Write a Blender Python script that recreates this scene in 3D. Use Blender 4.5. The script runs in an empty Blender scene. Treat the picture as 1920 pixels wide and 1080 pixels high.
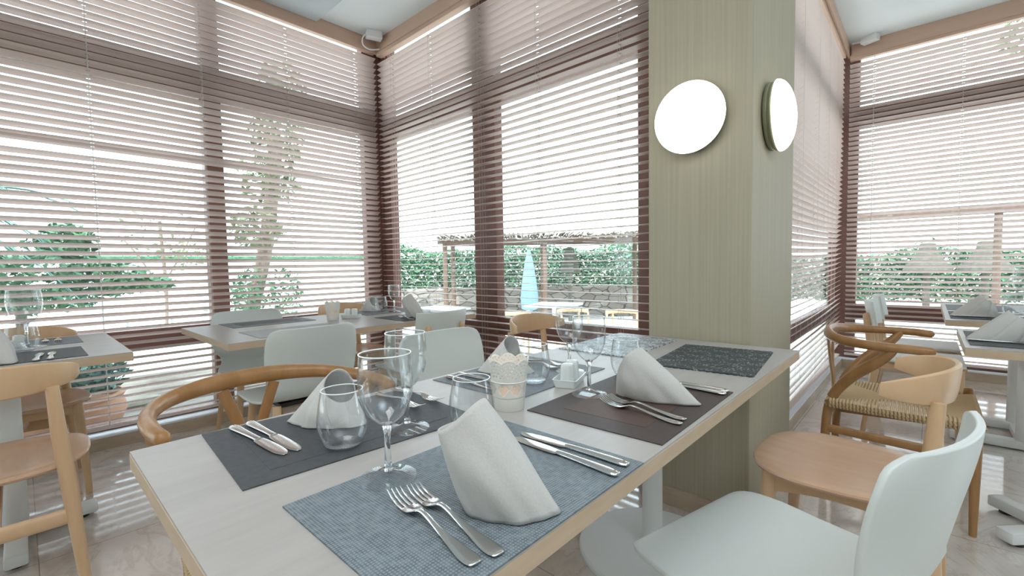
import bpy, bmesh, math, random
from math import sin, cos, pi, radians, sqrt
from mathutils import Vector, Matrix

random.seed(7)
SC = bpy.context.scene
COL = SC.collection

# ------------------------------------------------------------------ camera
f_px, pitch, yaw, roll, CAM_H = 848.3, 0.05091, 0.74247, 0.016375, 1.075
Fv = Vector((cos(yaw) * cos(pitch), sin(yaw) * cos(pitch), -sin(pitch)))
R0 = Vector((sin(yaw), -cos(yaw), 0))
D0 = Fv.cross(R0)
Rv = cos(roll) * R0 + sin(roll) * D0
Dv = -sin(roll) * R0 + cos(roll) * D0
cam_d = bpy.data.cameras.new('camera')
cam = bpy.data.objects.new('camera', cam_d)
COL.objects.link(cam)
Uv = -Dv
Bv = -Fv
m = Matrix(((Rv.x, Uv.x, Bv.x, 0), (Rv.y, Uv.y, Bv.y, 0), (Rv.z, Uv.z, Bv.z, CAM_H), (0, 0, 0, 1)))
cam.matrix_world = m
cam_d.sensor_width = 36.0
cam_d.sensor_fit = 'HORIZONTAL'
cam_d.lens = 36.0 * f_px / 1920.0
cam_d.clip_start = 0.02
cam_d.clip_end = 300
SC.camera = cam
SC.cycles.transparent_max_bounces = 32
SC.cycles.max_bounces = 14
SC.cycles.transmission_bounces = 14

# ------------------------------------------------------------------ light
SKY = 3.2
world = bpy.data.worlds.new('overcast_sky')
SC.world = world
world.use_nodes = True
wn = world.node_tree.nodes
wn['Background'].inputs[0].default_value = (0.77, 0.915, 1.0, 1)
wn['Background'].inputs[1].default_value = SKY

def lamp(name, kind, loc, rot, energy, color=(1, 1, 1), size=None, size_y=None):
    d = bpy.data.lights.new(name, kind)
    d.energy = energy
    d.color = color
    if kind == 'AREA':
        d.shape = 'RECTANGLE'
        d.size = size
        d.size_y = size_y or size
    o = bpy.data.objects.new(name, d)
    COL.objects.link(o)
    o.location = loc
    o.rotation_euler = rot
    return o
# high sun behind the building: it reaches the garden, the roof keeps it off the tables
s = lamp('sun', 'SUN', (-3, -3, 12), (0, 0, 0), 4.0, (1.0, 0.96, 0.88))
s.rotation_euler = Vector((0.62, 0.35, -1.0)).to_track_quat('-Z', 'Y').to_euler()
s.data.angle = radians(2)
# added fill light, unseen overhead behind the camera, brightens the room
lamp('room_fill_light', 'AREA', (-0.6, 0.5, 2.95), (0, 0, 0), 17, (1.0, 0.96, 0.91), 1.4, 1.4)
# second added fill, out of view and aimed up to brighten the ceiling
lamp('ceiling_fill_light', 'AREA', (0.2, -1.6, 2.25), (pi, 0, 0), 62, (0.93, 0.97, 1.0), 1.2, 1.2)

vs = SC.view_settings
vs.view_transform = 'Standard'
vs.look = 'None'
vs.exposure = 0.55
vs.gamma = 1.0
vs.use_curve_mapping = False

# ------------------------------------------------------------------ materials
MATS = {}
def newmat(name):
    mt = bpy.data.materials.new(name)
    mt.use_nodes = True
    nt = mt.node_tree
    return mt, nt, nt.nodes['Principled BSDF']

def pm(name, color, rough=0.5, metal=0.0, spec=0.5, coat=0.0, emit=None, noise=None, bump=None, trans=None):
    mt, nt, b = newmat(name)
    b.inputs['Base Color'].default_value = (*color, 1)
    b.inputs['Roughness'].default_value = rough
    b.inputs['Metallic'].default_value = metal
    b.inputs['Specular IOR Level'].default_value = spec
    b.inputs['Coat Weight'].default_value = coat
    if emit:
        b.inputs['Emission Color'].default_value = (*emit[0], 1)
        b.inputs['Emission Strength'].default_value = emit[1]
    if noise:      # (scale xyz, second colour, detail)
        tc = nt.nodes.new('ShaderNodeTexCoord')
        mp = nt.nodes.new('ShaderNodeMapping')
        mp.inputs['Scale'].default_value = noise[0]
        nz = nt.nodes.new('ShaderNodeTexNoise')
        nz.inputs['Scale'].default_value = 1.0
        nz.inputs['Detail'].default_value = noise[2] if len(noise) > 2 else 4
        nz.inputs['Roughness'].default_value = 0.6
        cr = nt.nodes.new('ShaderNodeValToRGB')
        cr.color_ramp.elements[0].position = 0.32
        cr.color_ramp.elements[1].position = 0.68
        cr.color_ramp.elements[0].color = (*color, 1)
        cr.color_ramp.elements[1].color = (*noise[1], 1)
        nt.links.new(tc.outputs['Object'], mp.inputs['Vector'])
        nt.links.new(mp.outputs[0], nz.inputs['Vector'])
        nt.links.new(nz.outputs['Fac'], cr.inputs[0])
        nt.links.new(cr.outputs[0], b.inputs['Base Color'])
        if bump:
            bp = nt.nodes.new('ShaderNodeBump')
            bp.inputs['Strength'].default_value = bump
            bp.inputs['Distance'].default_value = 0.002
            nt.links.new(nz.outputs['Fac'], bp.inputs['Height'])
            nt.links.new(bp.outputs[0], b.inputs['Normal'])
    MATS[name] = mt
    return mt

def wood(name, c1, c2, scale, rough=0.4, spec=0.4):
    return pm(name, c1, rough, spec=spec, noise=(scale, c2, 6), bump=0.08)

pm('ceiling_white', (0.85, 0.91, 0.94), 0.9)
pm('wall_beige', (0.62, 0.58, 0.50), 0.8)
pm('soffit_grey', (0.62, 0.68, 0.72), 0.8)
wood('pelmet_tan', (0.58, 0.40, 0.305), (0.62, 0.43, 0.33), (3, 3, 30), 0.5)
wood('frame_brown', (0.195, 0.095, 0.075), (0.245, 0.125, 0.10), (6, 6, 40), 0.4)
mt = wood('slat_wood', (0.77, 0.665, 0.615), (0.80, 0.695, 0.645), (2, 2, 30), 0.30, 0.5)
nt = mt.node_tree
_b = nt.nodes['Principled BSDF']
_t = nt.nodes.new('ShaderNodeBsdfTranslucent')
_t.inputs[0].default_value = (0.84, 0.755, 0.73, 1)
_m = nt.nodes.new('ShaderNodeMixShader')
_m.inputs[0].default_value = 0.42
nt.links.new(_b.outputs[0], _m.inputs[1])
nt.links.new(_t.outputs[0], _m.inputs[2])
nt.links.new(_m.outputs[0], nt.nodes['Material Output'].inputs[0])
pm('cord', (0.72, 0.70, 0.66), 0.8)
pm('dark_cord', (0.30, 0.27, 0.25), 0.8)
wood('pillar_veneer', (0.40, 0.355, 0.26), (0.455, 0.41, 0.305), (90, 90, 1.2), 0.55, 0.3)
wood('stone_plinth', (0.44, 0.33, 0.235), (0.56, 0.45, 0.34), (5, 5, 22), 0.4)
pm('sill_white', (0.82, 0.84, 0.88), 0.35)
wood('table_laminate', (0.40, 0.378, 0.358), (0.465, 0.442, 0.42), (3.5, 26, 10), 0.33, 0.5)
wood('table_edge', (0.52, 0.38, 0.255), (0.58, 0.44, 0.31), (12, 12, 60), 0.5)
pm('powder_white', (0.80, 0.82, 0.82), 0.4)
wood('pale_beech', (0.62, 0.405, 0.235), (0.68, 0.46, 0.28), (14, 4, 4), 0.34)
wood('pale_beech_upright', (0.62, 0.405, 0.235), (0.68, 0.46, 0.28), (26, 26, 3), 0.34)
wood('honey_oak', (0.315, 0.155, 0.058), (0.42, 0.225, 0.095), (22, 22, 4), 0.28)
wood('seat_beech', (0.58, 0.36, 0.235), (0.63, 0.41, 0.275), (22, 4, 4), 0.24, 0.6)
pm('shell_white', (0.66, 0.695, 0.675), 0.38)
pm('black_plastic', (0.02, 0.02, 0.02), 0.5)
pm('paper_cord', (0.62, 0.46, 0.27), 0.8)
pm('porcelain', (0.80, 0.84, 0.82), 0.18, coat=0.4)
pm('lantern_white', (0.82, 0.80, 0.74), 0.5)
pm('napkin_cloth', (0.60, 0.585, 0.56), 0.9, spec=0.2, noise=((300, 300, 300), (0.57, 0.555, 0.535), 2), bump=0.25)
pm('steel', (0.74, 0.73, 0.72), 0.13, metal=1.0)
pm('flame', (1, 0.6, 0.25), 0.5, emit=((1.0, 0.45, 0.12), 9))
pm('wax', (0.9, 0.85, 0.75), 0.5, emit=((1.0, 0.5, 0.2), 0.25))
pm('lamp_base', (0.30, 0.31, 0.20), 0.35, metal=0.3)
pm('lamp_glass', (0.95, 0.95, 0.9), 0.25, emit=((1.0, 0.98, 0.90), 2.2))
pm('plastic_white', (0.82, 0.82, 0.82), 0.5)

def weave(name, c1, c2, freq, rough=0.65, dist=0.0012):
    mt, nt, b = newmat(name)
    tc = nt.nodes.new('ShaderNodeTexCoord')
    outs = []
    for ax in ('X', 'Y'):
        w = nt.nodes.new('ShaderNodeTexWave')
        w.wave_type = 'BANDS'
        w.bands_direction = ax
        w.inputs['Scale'].default_value = freq
        w.inputs['Distortion'].default_value = 0.6
        nt.links.new(tc.outputs['Object'], w.inputs['Vector'])
        outs.append(w)
    mul = nt.nodes.new('ShaderNodeMath')
    mul.operation = 'MULTIPLY'
    nt.links.new(outs[0].outputs['Fac'], mul.inputs[0])
    nt.links.new(outs[1].outputs['Fac'], mul.inputs[1])
    nz = nt.nodes.new('ShaderNodeTexNoise')
    nz.inputs['Scale'].default_value = 90
    nt.links.new(tc.outputs['Object'], nz.inputs['Vector'])
    ad = nt.nodes.new('ShaderNodeMath')
    ad.operation = 'ADD'
    nt.links.new(mul.outputs[0], ad.inputs[0])
    nt.links.new(nz.outputs['Fac'], ad.inputs[1])
    cr = nt.nodes.new('ShaderNodeValToRGB')
    cr.color_ramp.elements[0].position = 0.4
    cr.color_ramp.elements[1].position = 1.2 if False else 1.0
    cr.color_ramp.elements[0].color = (*c1, 1)
    cr.color_ramp.elements[1].color = (*c2, 1)
    nt.links.new(ad.outputs[0], cr.inputs[0])
    nt.links.new(cr.outputs[0], b.inputs['Base Color'])
    bp = nt.nodes.new('ShaderNodeBump')
    bp.inputs['Strength'].default_value = 0.5
    bp.inputs['Distance'].default_value = dist
    nt.links.new(mul.outputs[0], bp.inputs['Height'])
    nt.links.new(bp.outputs[0], b.inputs['Normal'])
    b.inputs['Roughness'].default_value = rough
    b.inputs['Specular IOR Level'].default_value = 0.35
    MATS[name] = mt
weave('mat_slate', (0.050, 0.054, 0.060), (0.085, 0.090, 0.098), 160, 0.5, 0.0004)
weave('mat_slate_light', (0.14, 0.16, 0.18), (0.22, 0.24, 0.26), 160, 0.5, 0.0004)
weave('mat_grey_weave', (0.12, 0.145, 0.165), (0.265, 0.31, 0.34), 75, 0.5, 0.0012)
weave('mat_brown', (0.060, 0.045, 0.043), (0.085, 0.066, 0.063), 150, 0.5, 0.0004)
weave('mat_brown_patch', (0.085, 0.052, 0.042), (0.11, 0.07, 0.058), 150, 0.5, 0.0004)
def lace(name, c1, c2, rough, thr):
    """knitted lace: dark ground, rows of light thread flecks in a lozenge figure"""
    mt, nt, b = newmat(name)
    tc = nt.nodes.new('ShaderNodeTexCoord')
    mp = nt.nodes.new('ShaderNodeMapping')
    mp.inputs['Scale'].default_value = (70, 190, 70)
    nz = nt.nodes.new('ShaderNodeTexNoise')
    nz.inputs['Scale'].default_value = 1.0
    nz.inputs['Detail'].default_value = 3
    ws = []
    for rz in (0.6, -0.6):
        m2 = nt.nodes.new('ShaderNodeMapping')
        m2.inputs['Rotation'].default_value = (0, 0, rz)
        w = nt.nodes.new('ShaderNodeTexWave')
        w.inputs['Scale'].default_value = 4.5
        nt.links.new(tc.outputs['Object'], m2.inputs[0])
        nt.links.new(m2.outputs[0], w.inputs['Vector'])
        ws.append(w)
    mxn = nt.nodes.new('ShaderNodeMath')
    mxn.operation = 'MAXIMUM'
    nt.links.new(ws[0].outputs['Fac'], mxn.inputs[0])
    nt.links.new(ws[1].outputs['Fac'], mxn.inputs[1])
    ad = nt.nodes.new('ShaderNodeMath')
    ad.operation = 'MULTIPLY_ADD'
    ad.inputs[1].default_value = 0.16
    nt.links.new(tc.outputs['Object'], mp.inputs[0])
    nt.links.new(mp.outputs[0], nz.inputs['Vector'])
    nt.links.new(mxn.outputs[0], ad.inputs[0])
    nt.links.new(nz.outputs['Fac'], ad.inputs[2])
    cr = nt.nodes.new('ShaderNodeValToRGB')
    cr.color_ramp.elements[0].position = thr
    cr.color_ramp.elements[1].position = thr + 0.14
    cr.color_ramp.elements[0].color = (*c1, 1)
    cr.color_ramp.elements[1].color = (*c2, 1)
    nt.links.new(ad.outputs[0], cr.inputs[0])
    nt.links.new(cr.outputs[0], b.inputs['Base Color'])
    bp = nt.nodes.new('ShaderNodeBump')
    bp.inputs['Strength'].default_value = 0.9
    bp.inputs['Distance'].default_value = 0.002
    nt.links.new(nz.outputs['Fac'], bp.inputs['Height'])
    nt.links.new(bp.outputs[0], b.inputs['Normal'])
    b.inputs['Roughness'].default_value = rough
    MATS[name] = mt
lace('mat_lace_dark', (0.036, 0.046, 0.050), (0.27, 0.29, 0.29), 0.6, 0.66)
lace('mat_lace_silver', (0.16, 0.18, 0.20), (0.60, 0.63, 0.65), 0.35, 0.55)
weave('mat_pale_grey', (0.33, 0.34, 0.35), (0.45, 0.46, 0.47), 150, 0.5, 0.0004)

# thin window glass: clear with a Fresnel reflection
def thin_glass(name, refl=1.0, tint=(1, 1, 1)):
    mt = bpy.data.materials.new(name)
    mt.use_nodes = True
    nt = mt.node_tree
    nt.nodes.clear()
    out = nt.nodes.new('ShaderNodeOutputMaterial')
    tr = nt.nodes.new('ShaderNodeBsdfTransparent')
    tr.inputs[0].default_value = (*tint, 1)
    gl = nt.nodes.new('ShaderNodeBsdfGlossy')
    gl.inputs['Roughness'].default_value = 0.0
    lw_ = nt.nodes.new('ShaderNodeLayerWeight')      # Schlick reflectance, the same from both sides of the sheet
    lw_.inputs['Blend'].default_value = 0.5
    pw = nt.nodes.new('ShaderNodeMath')
    pw.operation = 'POWER'
    pw.inputs[1].default_value = 5.0
    mu = nt.nodes.new('ShaderNodeMath')
    mu.operation = 'MULTIPLY_ADD'
    mu.use_clamp = True
    mu.inputs[1].default_value = 0.9 * min(refl, 1.0)
    mu.inputs[2].default_value = 0.04 * refl
    nt.links.new(lw_.outputs['Facing'], pw.inputs[0])
    mx = nt.nodes.new('ShaderNodeMixShader')
    nt.links.new(pw.outputs[0], mu.inputs[0])
    nt.links.new(mu.outputs[0], mx.inputs[0])
    nt.links.new(tr.outputs[0], mx.inputs[1])
    nt.links.new(gl.outputs[0], mx.inputs[2])
    nt.links.new(mx.outputs[0], out.inputs[0])
    MATS[name] = mt
thin_glass('window_glass', 1.0, (0.97, 0.99, 0.99))
thin_glass('drinking_glass', 1.9, (0.975, 0.985, 0.99))
mt, nt, b = newmat('solid_glass')
b.inputs['Base Color'].default_value = (0.97, 0.985, 1, 1)
b.inputs['Roughness'].default_value = 0.0
b.inputs['IOR'].default_value = 1.48
b.inputs['Transmission Weight'].default_value = 1.0
MATS['solid_glass'] = mt
pm('rim_glint', (0.93, 0.96, 0.98), 0.08, spec=0.9)  # opaque white: the bright reflection along the rim is put into the colour

# polished marble floor with tile joints
mt, nt, b = newmat('marble_floor')
tc = nt.nodes.new('ShaderNodeTexCoord')
nz = nt.nodes.new('ShaderNodeTexNoise')
nz.inputs['Scale'].default_value = 2.2
nz.inputs['Detail'].default_value = 9
nz.inputs['Roughness'].default_value = 0.62
nz.inputs['Distortion'].default_value = 1.6
cr = nt.nodes.new('ShaderNodeValToRGB')
e = cr.color_ramp.elements
e[0].position, e[0].color = 0.30, (0.54, 0.475, 0.42, 1)
e[1].position, e[1].color = 0.72, (0.78, 0.73, 0.68, 1)
k = e.new(0.47); k.color = (0.72, 0.665, 0.61, 1)
k = e.new(0.50); k.color = (0.62, 0.55, 0.49, 1)
k = e.new(0.53); k.color = (0.73, 0.675, 0.62, 1)
br = nt.nodes.new('ShaderNodeTexBrick')
br.offset = 0.0
br.inputs['Scale'].default_value = 1.0
br.inputs['Brick Width'].default_value = 0.6
br.inputs['Row Height'].default_value = 0.6
br.inputs['Mortar Size'].default_value = 0.0016
br.inputs['Color1'].default_value = (1, 1, 1, 1)
br.inputs['Color2'].default_value = (0.95, 0.95, 0.95, 1)
br.inputs['Mortar'].default_value = (0.5, 0.45, 0.4, 1)
mx = nt.nodes.new('ShaderNodeMixRGB')
mx.blend_type = 'MULTIPLY'
mx.inputs[0].default_value = 1
for a_, b_ in ((tc.outputs['Object'], nz.inputs['Vector']), (tc.outputs['Object'], br.inputs['Vector']), (nz.outputs['Fac'], cr.inputs[0]),
               (cr.outputs[0], mx.inputs[1]), (br.outputs['Color'], mx.inputs[2]), (mx.outputs[0], b.inputs['Base Color'])):
    nt.links.new(a_, b_)
b.inputs['Roughness'].default_value = 0.09
b.inputs['Specular IOR Level'].default_value = 0.75
b.inputs['Coat Weight'].default_value = 1.0
b.inputs['Coat IOR'].default_value = 1.8
b.inputs['Coat Roughness'].default_value = 0.06
MATS['marble_floor'] = mt

# outdoors
pm('paving_pale', (0.66, 0.63, 0.58), 0.85, noise=((1.2, 1.2, 1.2), (0.74, 0.72, 0.68), 6))
pm('foliage', (0.035, 0.13, 0.075), 0.55, noise=((3, 3, 3), (0.10, 0.26, 0.13), 3))
pm('foliage_olive', (0.10, 0.14, 0.07), 0.6, noise=((3, 3, 3), (0.22, 0.26, 0.14), 3))
pm('foliage_light', (0.10, 0.25, 0.10), 0.5, noise=((5, 5, 5), (0.30, 0.42, 0.16), 3))
pm('foliage_teal', (0.03, 0.13, 0.11), 0.5, noise=((9, 9, 9), (0.12, 0.30, 0.25), 3))
pm('leaf_glint', (0.85, 0.80, 0.76), 0.7)  # near-white leaves: sun glints on the hedges painted as colour
pm('bark', (0.17, 0.12, 0.095), 0.9, noise=((20, 20, 4), (0.26, 0.20, 0.16), 4))
pm('terracotta', (0.52, 0.27, 0.17), 0.8, noise=((8, 8, 8), (0.60, 0.34, 0.22), 4))
pm('thatch', (0.20, 0.175, 0.15), 0.95, noise=((60, 60, 20), (0.36, 0.32, 0.27), 5), bump=1.0)
pm('lantern_grey', (0.085, 0.085, 0.07), 0.9, noise=((12, 12, 6), (0.14, 0.135, 0.11), 4), bump=0.5)
pm('paving_mottled', (0.075, 0.065, 0.055), 0.9, noise=((1.6, 2.6, 2.2), (0.30, 0.28, 0.25), 9))  # dark mottle: shadow and grass pattern put into the paving colour
wood('garden_post', (0.12, 0.08, 0.06), (0.17, 0.115, 0.09), (20, 20, 3), 0.8)
wood('garden_chair_wood', (0.55, 0.38, 0.24), (0.62, 0.45, 0.29), (12, 12, 4), 0.6)
pm('garden_table_blue', (0.45, 0.53, 0.57), 0.5)
pm('parasol_cloth', (0.15, 0.26, 0.33), 0.8)
pm('weathered_grey', (0.20, 0.20, 0.165), 0.9, noise=((12, 12, 6), (0.30, 0.29, 0.24), 4), bump=0.5)
mt, nt, b = newmat('dry_stone')
tc = nt.nodes.new('ShaderNodeTexCoord')
mp = nt.nodes.new('ShaderNodeMapping')
mp.inputs['Scale'].default_value = (3.0, 3.0, 5.5)
vo = nt.nodes.new('ShaderNodeTexVoronoi')
vo.feature = 'DISTANCE_TO_EDGE'
vo.inputs['Scale'].default_value = 1.0
v2 = nt.nodes.new('ShaderNodeTexVoronoi')
v2.inputs['Scale'].default_value = 1.0
cr = nt.nodes.new('ShaderNodeValToRGB')
cr.color_ramp.elements[0].color = (0.10, 0.085, 0.07, 1)
cr.color_ramp.elements[1].position = 0.07
cr.color_ramp.elements[1].color = (1, 1, 1, 1)
c2 = nt.nodes.new('ShaderNodeValToRGB')
c2.color_ramp.elements[0].color = (0.17, 0.145, 0.125, 1)
c2.color_ramp.elements[1].color = (0.29, 0.265, 0.24, 1)
mx = nt.nodes.new('ShaderNodeMixRGB')
mx.blend_type = 'MULTIPLY'
mx.inputs[0].default_value = 1
for a_, b_ in ((tc.outputs['Object'], mp.inputs[0]), (mp.outputs[0], vo.inputs['Vector']), (mp.outputs[0], v2.inputs['Vector']),
               (vo.outputs['Distance'], cr.inputs[0]), (v2.outputs['Color'], c2.inputs[0]), (cr.outputs[0], mx.inputs[1]),
               (c2.outputs[0], mx.inputs[2]), (mx.outputs[0], b.inputs['Base Color'])):
    nt.links.new(a_, b_)
b.inputs['Roughness'].default_value = 0.9
MATS['dry_stone'] = mt

# ------------------------------------------------------------------ mesh building
class MB:
    """collects shapes; build() links them as ONE mesh object"""
    def __init__(self):
        self.v, self.f = [], []
    def add(self, vs_, fs_):
        o = len(self.v)
        self.v += [tuple(p) for p in vs_]
        self.f += [tuple(o + i for i in f_) for f_ in fs_]
        return self
    def box(self, c, s, rot=None, bev=0.0):
        x, y, z = s[0] / 2, s[1] / 2, s[2] / 2
        if bev <= 0:
            P = [Vector((sx * x, sy * y, sz * z)) for sx in (-1, 1) for sy in (-1, 1) for sz in (-1, 1)]
            Fc = [(0, 1, 3, 2), (4, 6, 7, 5), (0, 4, 5, 1), (2, 3, 7, 6), (0, 2, 6, 4), (1, 5, 7, 3)]
        else:
            bm = bmesh.new()
            bmesh.ops.create_cube(bm, size=1.0)
            for q in bm.verts:
                q.co = Vector((q.co.x * s[0], q.co.y * s[1], q.co.z * s[2]))
            bmesh.ops.bevel(bm, geom=list(bm.edges), offset=bev, segments=2, affect='EDGES', profile=0.5)
            bm.verts.index_update()
            P = [q.co.copy() for q in bm.verts]
            Fc = [tuple(q.index for q in f_.verts) for f_ in bm.faces]
            bm.free()
        M = rot if rot else Matrix.Identity(3)
        return self.add([M @ p + Vector(c) for p in P], Fc)
    def span(self, a, b, bev=0.0):
        a, b = Vector(a), Vector(b)
        return self.box((a + b) / 2, (abs(b.x - a.x), abs(b.y - a.y), abs(b.z - a.z)), None, bev)
    def rings(self, rings, closed=True, caps=(True, True), loop=False):
        n = len(rings[0])
        P = [p for r in rings for p in r]
        Fc = []
        R = len(rings)
        for i in range(R if loop else R - 1):
            a, b_ = i * n, ((i + 1) % R) * n
            for j in range(n if closed else n - 1):
                k_ = (j + 1) % n
                Fc.append((a + j, a + k_, b_ + k_, b_ + j))
        if closed and not loop:
            if caps[0]: Fc.append(tuple(reversed(range(n))))
            if caps[1]: Fc.append(tuple((R - 1) * n + j for j in range(n)))
        return self.add(P, Fc)
    def tube(self, pts, rad, n=10, flat=None, caps=True, roundcap=False, up=None):
        """swept ellipse through pts; rad scalar/list; flat = (scale across, scale up)"""
        pts = [Vector(p) for p in pts]
        N = len(pts)
        rad = [rad] * N if not hasattr(rad, '__len__') else list(rad)
        if roundcap:
            a = (pts[0] - pts[1]).normalized()
            b_ = (pts[-1] - pts[-2]).normalized()
            r0, r1 = rad[0], rad[-1]
            pts = [pts[0] + a * r0, pts[0] + a * r0 * .8, pts[0] + a * r0 * .4] + pts + [pts[-1] + b_ * r1 * .4, pts[-1] + b_ * r1 * .8, pts[-1] + b_ * r1]
            rad = [r0 * .15, r0 * .6, r0 * .92] + rad + [r1 * .92, r1 * .6, r1 * .15]
            N = len(pts)
        up = Vector(up) if up else Vector((0, 0, 1))
        rs = []
        for i, p in enumerate(pts):
            t = (pts[min(i + 1, N - 1)] - pts[max(i - 1, 0)]).normalized()
            u = up if abs(t.dot(up)) < 0.95 else Vector((0, 1, 0))
            sd = t.cross(u).normalized()
            w = sd.cross(t).normalized()
            fx, fy = flat if flat else (1, 1)
            if callable(fx): fx = fx(i / (N - 1))
            if callable(fy): fy = fy(i / (N - 1))
            rs.append([p + sd * cos(2 * pi * j / n) * rad[i] * fx + w * sin(2 * pi * j / n) * rad[i] * fy for j in range(n)])
        return self.rings(rs, True, (caps, caps))
    def lathe(self, prof, n=32, c=(0, 0, 0), caps=(True, True), loop=False):
        c = Vector(c)
        rs = [[c + Vector((r * cos(2 * pi * j / n), r * sin(2 * pi * j / n), z)) for j in range(n)] for r, z in prof]
        return self.rings(rs, True, caps, loop)
    def prism(self, outline, z0, z1):
        n = len(outline)
        P = [(x, y, z0) for x, y in outline] + [(x, y, z1) for x, y in outline]
        Fc = [tuple(reversed(range(n))), tuple(range(n, 2 * n))] + [(i, (i + 1) % n, n + (i + 1) % n, n + i) for i in range(n)]
        return self.add(P, Fc)
    def build(self, name, mat, parent=None, smooth=True, solid=None, bevel=None, subsurf=0, loc=None, rot=None, offset=0):
        me = bpy.data.meshes.new(name)
        me.from_pydata(self.v, [], self.f)
        me.update()
        bm = bmesh.new()
        bm.from_mesh(me)
        if solid is None:
            bmesh.ops.recalc_face_normals(bm, faces=bm.faces)
        if smooth:
            for f_ in bm.faces: f_.smooth = True
            for ed in bm.edges:
                if len(ed.link_faces) == 2 and ed.calc_face_angle(0) > radians(38): ed.smooth = False
        bm.to_mesh(me)
        bm.free()
        me.materials.append(MATS[mat])
        o = bpy.data.objects.new(name, me)
        COL.objects.link(o)
        if solid:
            md = o.modifiers.new('thickness', 'SOLIDIFY')
            md.thickness = solid
            md.offset = offset
        if bevel:
            md = o.modifiers.new('bevel', 'BEVEL')
            md.width = bevel
            md.segments = 2
            md.limit_method = 'ANGLE'
            md.angle_limit = radians(50)
        if subsurf:
            md = o.modifiers.new('sub', 'SUBSURF')
            md.levels = md.render_levels = subsurf
        if parent: o.parent = parent
        if loc is not None: o.location = loc
        if rot is not None: o.rotation_euler = (0, 0, rot) if not hasattr(rot, '__len__') else rot
        return o

def tag(o, label=None, cat=None, group=None, kind=None):
    if label: o['label'] = label
    if cat: o['category'] = cat
    if group: o['group'] = group
    if kind: o['kind'] = kind
    return o

def thing(name, label, cat, loc=(0, 0, 0), rz=0, group=None, kind=None):
    o = bpy.data.objects.new(name, None)
    o.empty_display_size = 0.05
    COL.objects.link(o)
    o.location = loc
    o.rotation_euler = (0, 0, rz)
    return tag(o, label, cat, group, kind)

def dup(root, label, loc, rz=0, group=None):
    """a copy of a thing with copies of its parts and sub-parts"""
    def cp(o, par):
        c = o.copy()
        COL.objects.link(c)
        c.parent = par
        for ch in [q for q in o.children]: cp(ch, c)
        return c
    r = cp(root, None)
    r.location = loc
    r.rotation_euler = (0, 0, rz)
    r['label'] = label
    if group: r['group'] = group
    return r

def bez(p0, p1, p2, p3, n):
    p0, p1, p2, p3 = map(Vector, (p0, p1, p2, p3))
    return [((1 - t) ** 3) * p0 + 3 * t * (1 - t) ** 2 * p1 + 3 * t * t * (1 - t) * p2 + t ** 3 * p3 for t in [i / n for i in range(n + 1)]]

def catmull(pts, n=6):
    pts = [Vector(p) for p in pts]
    out = []
    for i in range(len(pts) - 1):
        a, b_, c, d = pts[max(i - 1, 0)], pts[i], pts[i + 1], pts[min(i + 2, len(pts) - 1)]
        for k_ in range(n):
            t = k_ / n
            out.append(0.5 * ((2 * b_) + (c - a) * t + (2 * a - 5 * b_ + 4 * c - d) * t * t + (3 * b_ - a - 3 * c + d) * t ** 3))
    out.append(pts[-1])
    return out

# ================================================================== SETTING
# plan: left glass wall along X at y=3.63, corner window wall along Y at x=2.23, projecting corner pillar,
# right glass wall along X at y=0.615, far glass wall along Y at x=5.57
def struct(mb, name, mat, **kw):
    o = mb.build(name, mat, smooth=False, **kw)
    return tag(o, kind='structure')

ZC = 3.05
fl = MB()
fl.prism([(-4.2, -4.2), (5.60, -4.2), (5.60, 0.70), (2.30, 0.70), (2.30, 3.72), (-4.2, 3.72)], -0.12, 0.0)
struct(fl, 'floor', 'marble_floor')
cl = MB()
cl.prism([(-4.2, -4.2), (5.95, -4.2), (5.95, 1.0), (2.6, 1.0), (2.6, 4.0), (-4.2, 4.0)], ZC + 0.11, ZC + 0.30)
struct(cl, 'ceiling', 'ceiling_white')
cl = MB()
cl.prism([(-4.2, -4.2), (2.28, -4.2), (2.28, 3.62), (-4.2, 3.62)], 3.068, ZC + 0.11)
struct(cl, 'ceiling_left', 'ceiling_white')
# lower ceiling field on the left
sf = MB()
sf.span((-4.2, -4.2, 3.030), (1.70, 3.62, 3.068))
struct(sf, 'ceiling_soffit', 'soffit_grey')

# pelmet beams under the ceiling
def beam(name, a, b):
    m_ = MB()
    m_.span(a, b)
    struct(m_, name, 'pelmet_tan', bevel=0.004)
bw = MB(); bw.span((-4.35, -4.35, 0), (-4.2, 3.6, ZC + 0.11)); struct(bw, 'wall_left', 'wall_beige')
bw = MB(); bw.span((-4.2, -4.35, 0), (5.56, -4.2, ZC + 0.11)); struct(bw, 'wall_back', 'wall_beige')
beam('trim_1', (-4.2, 3.625, 2.95), (2.36, 3.645, ZC + 0.11))
beam('trim_2', (2.225, 0.9, 2.965), (2.245, 3.62, ZC + 0.11))
beam('trim_3', (2.0, 0.60, 3.05), (5.65, 0.62, ZC + 0.11))
beam('trim_4', (5.565, -4.2, 3.03), (5.585, 0.59, ZC + 0.11))

# pillar
pl = MB()
pl.box(((1.91 + 2.62) / 2, (0.50 + 0.92) / 2, 1.58), (0.71, 0.42, 3.16))
struct(pl, 'pillar', 'pillar_veneer', bevel=0.004)
ps = MB()
ps.box(((1.90 + 2.62) / 2, (0.492 + 0.928) / 2, 0.04), (0.72, 0.436, 0.08))
struct(ps, 'baseboard_pillar', 'stone_plinth', bevel=0.002)

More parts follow.
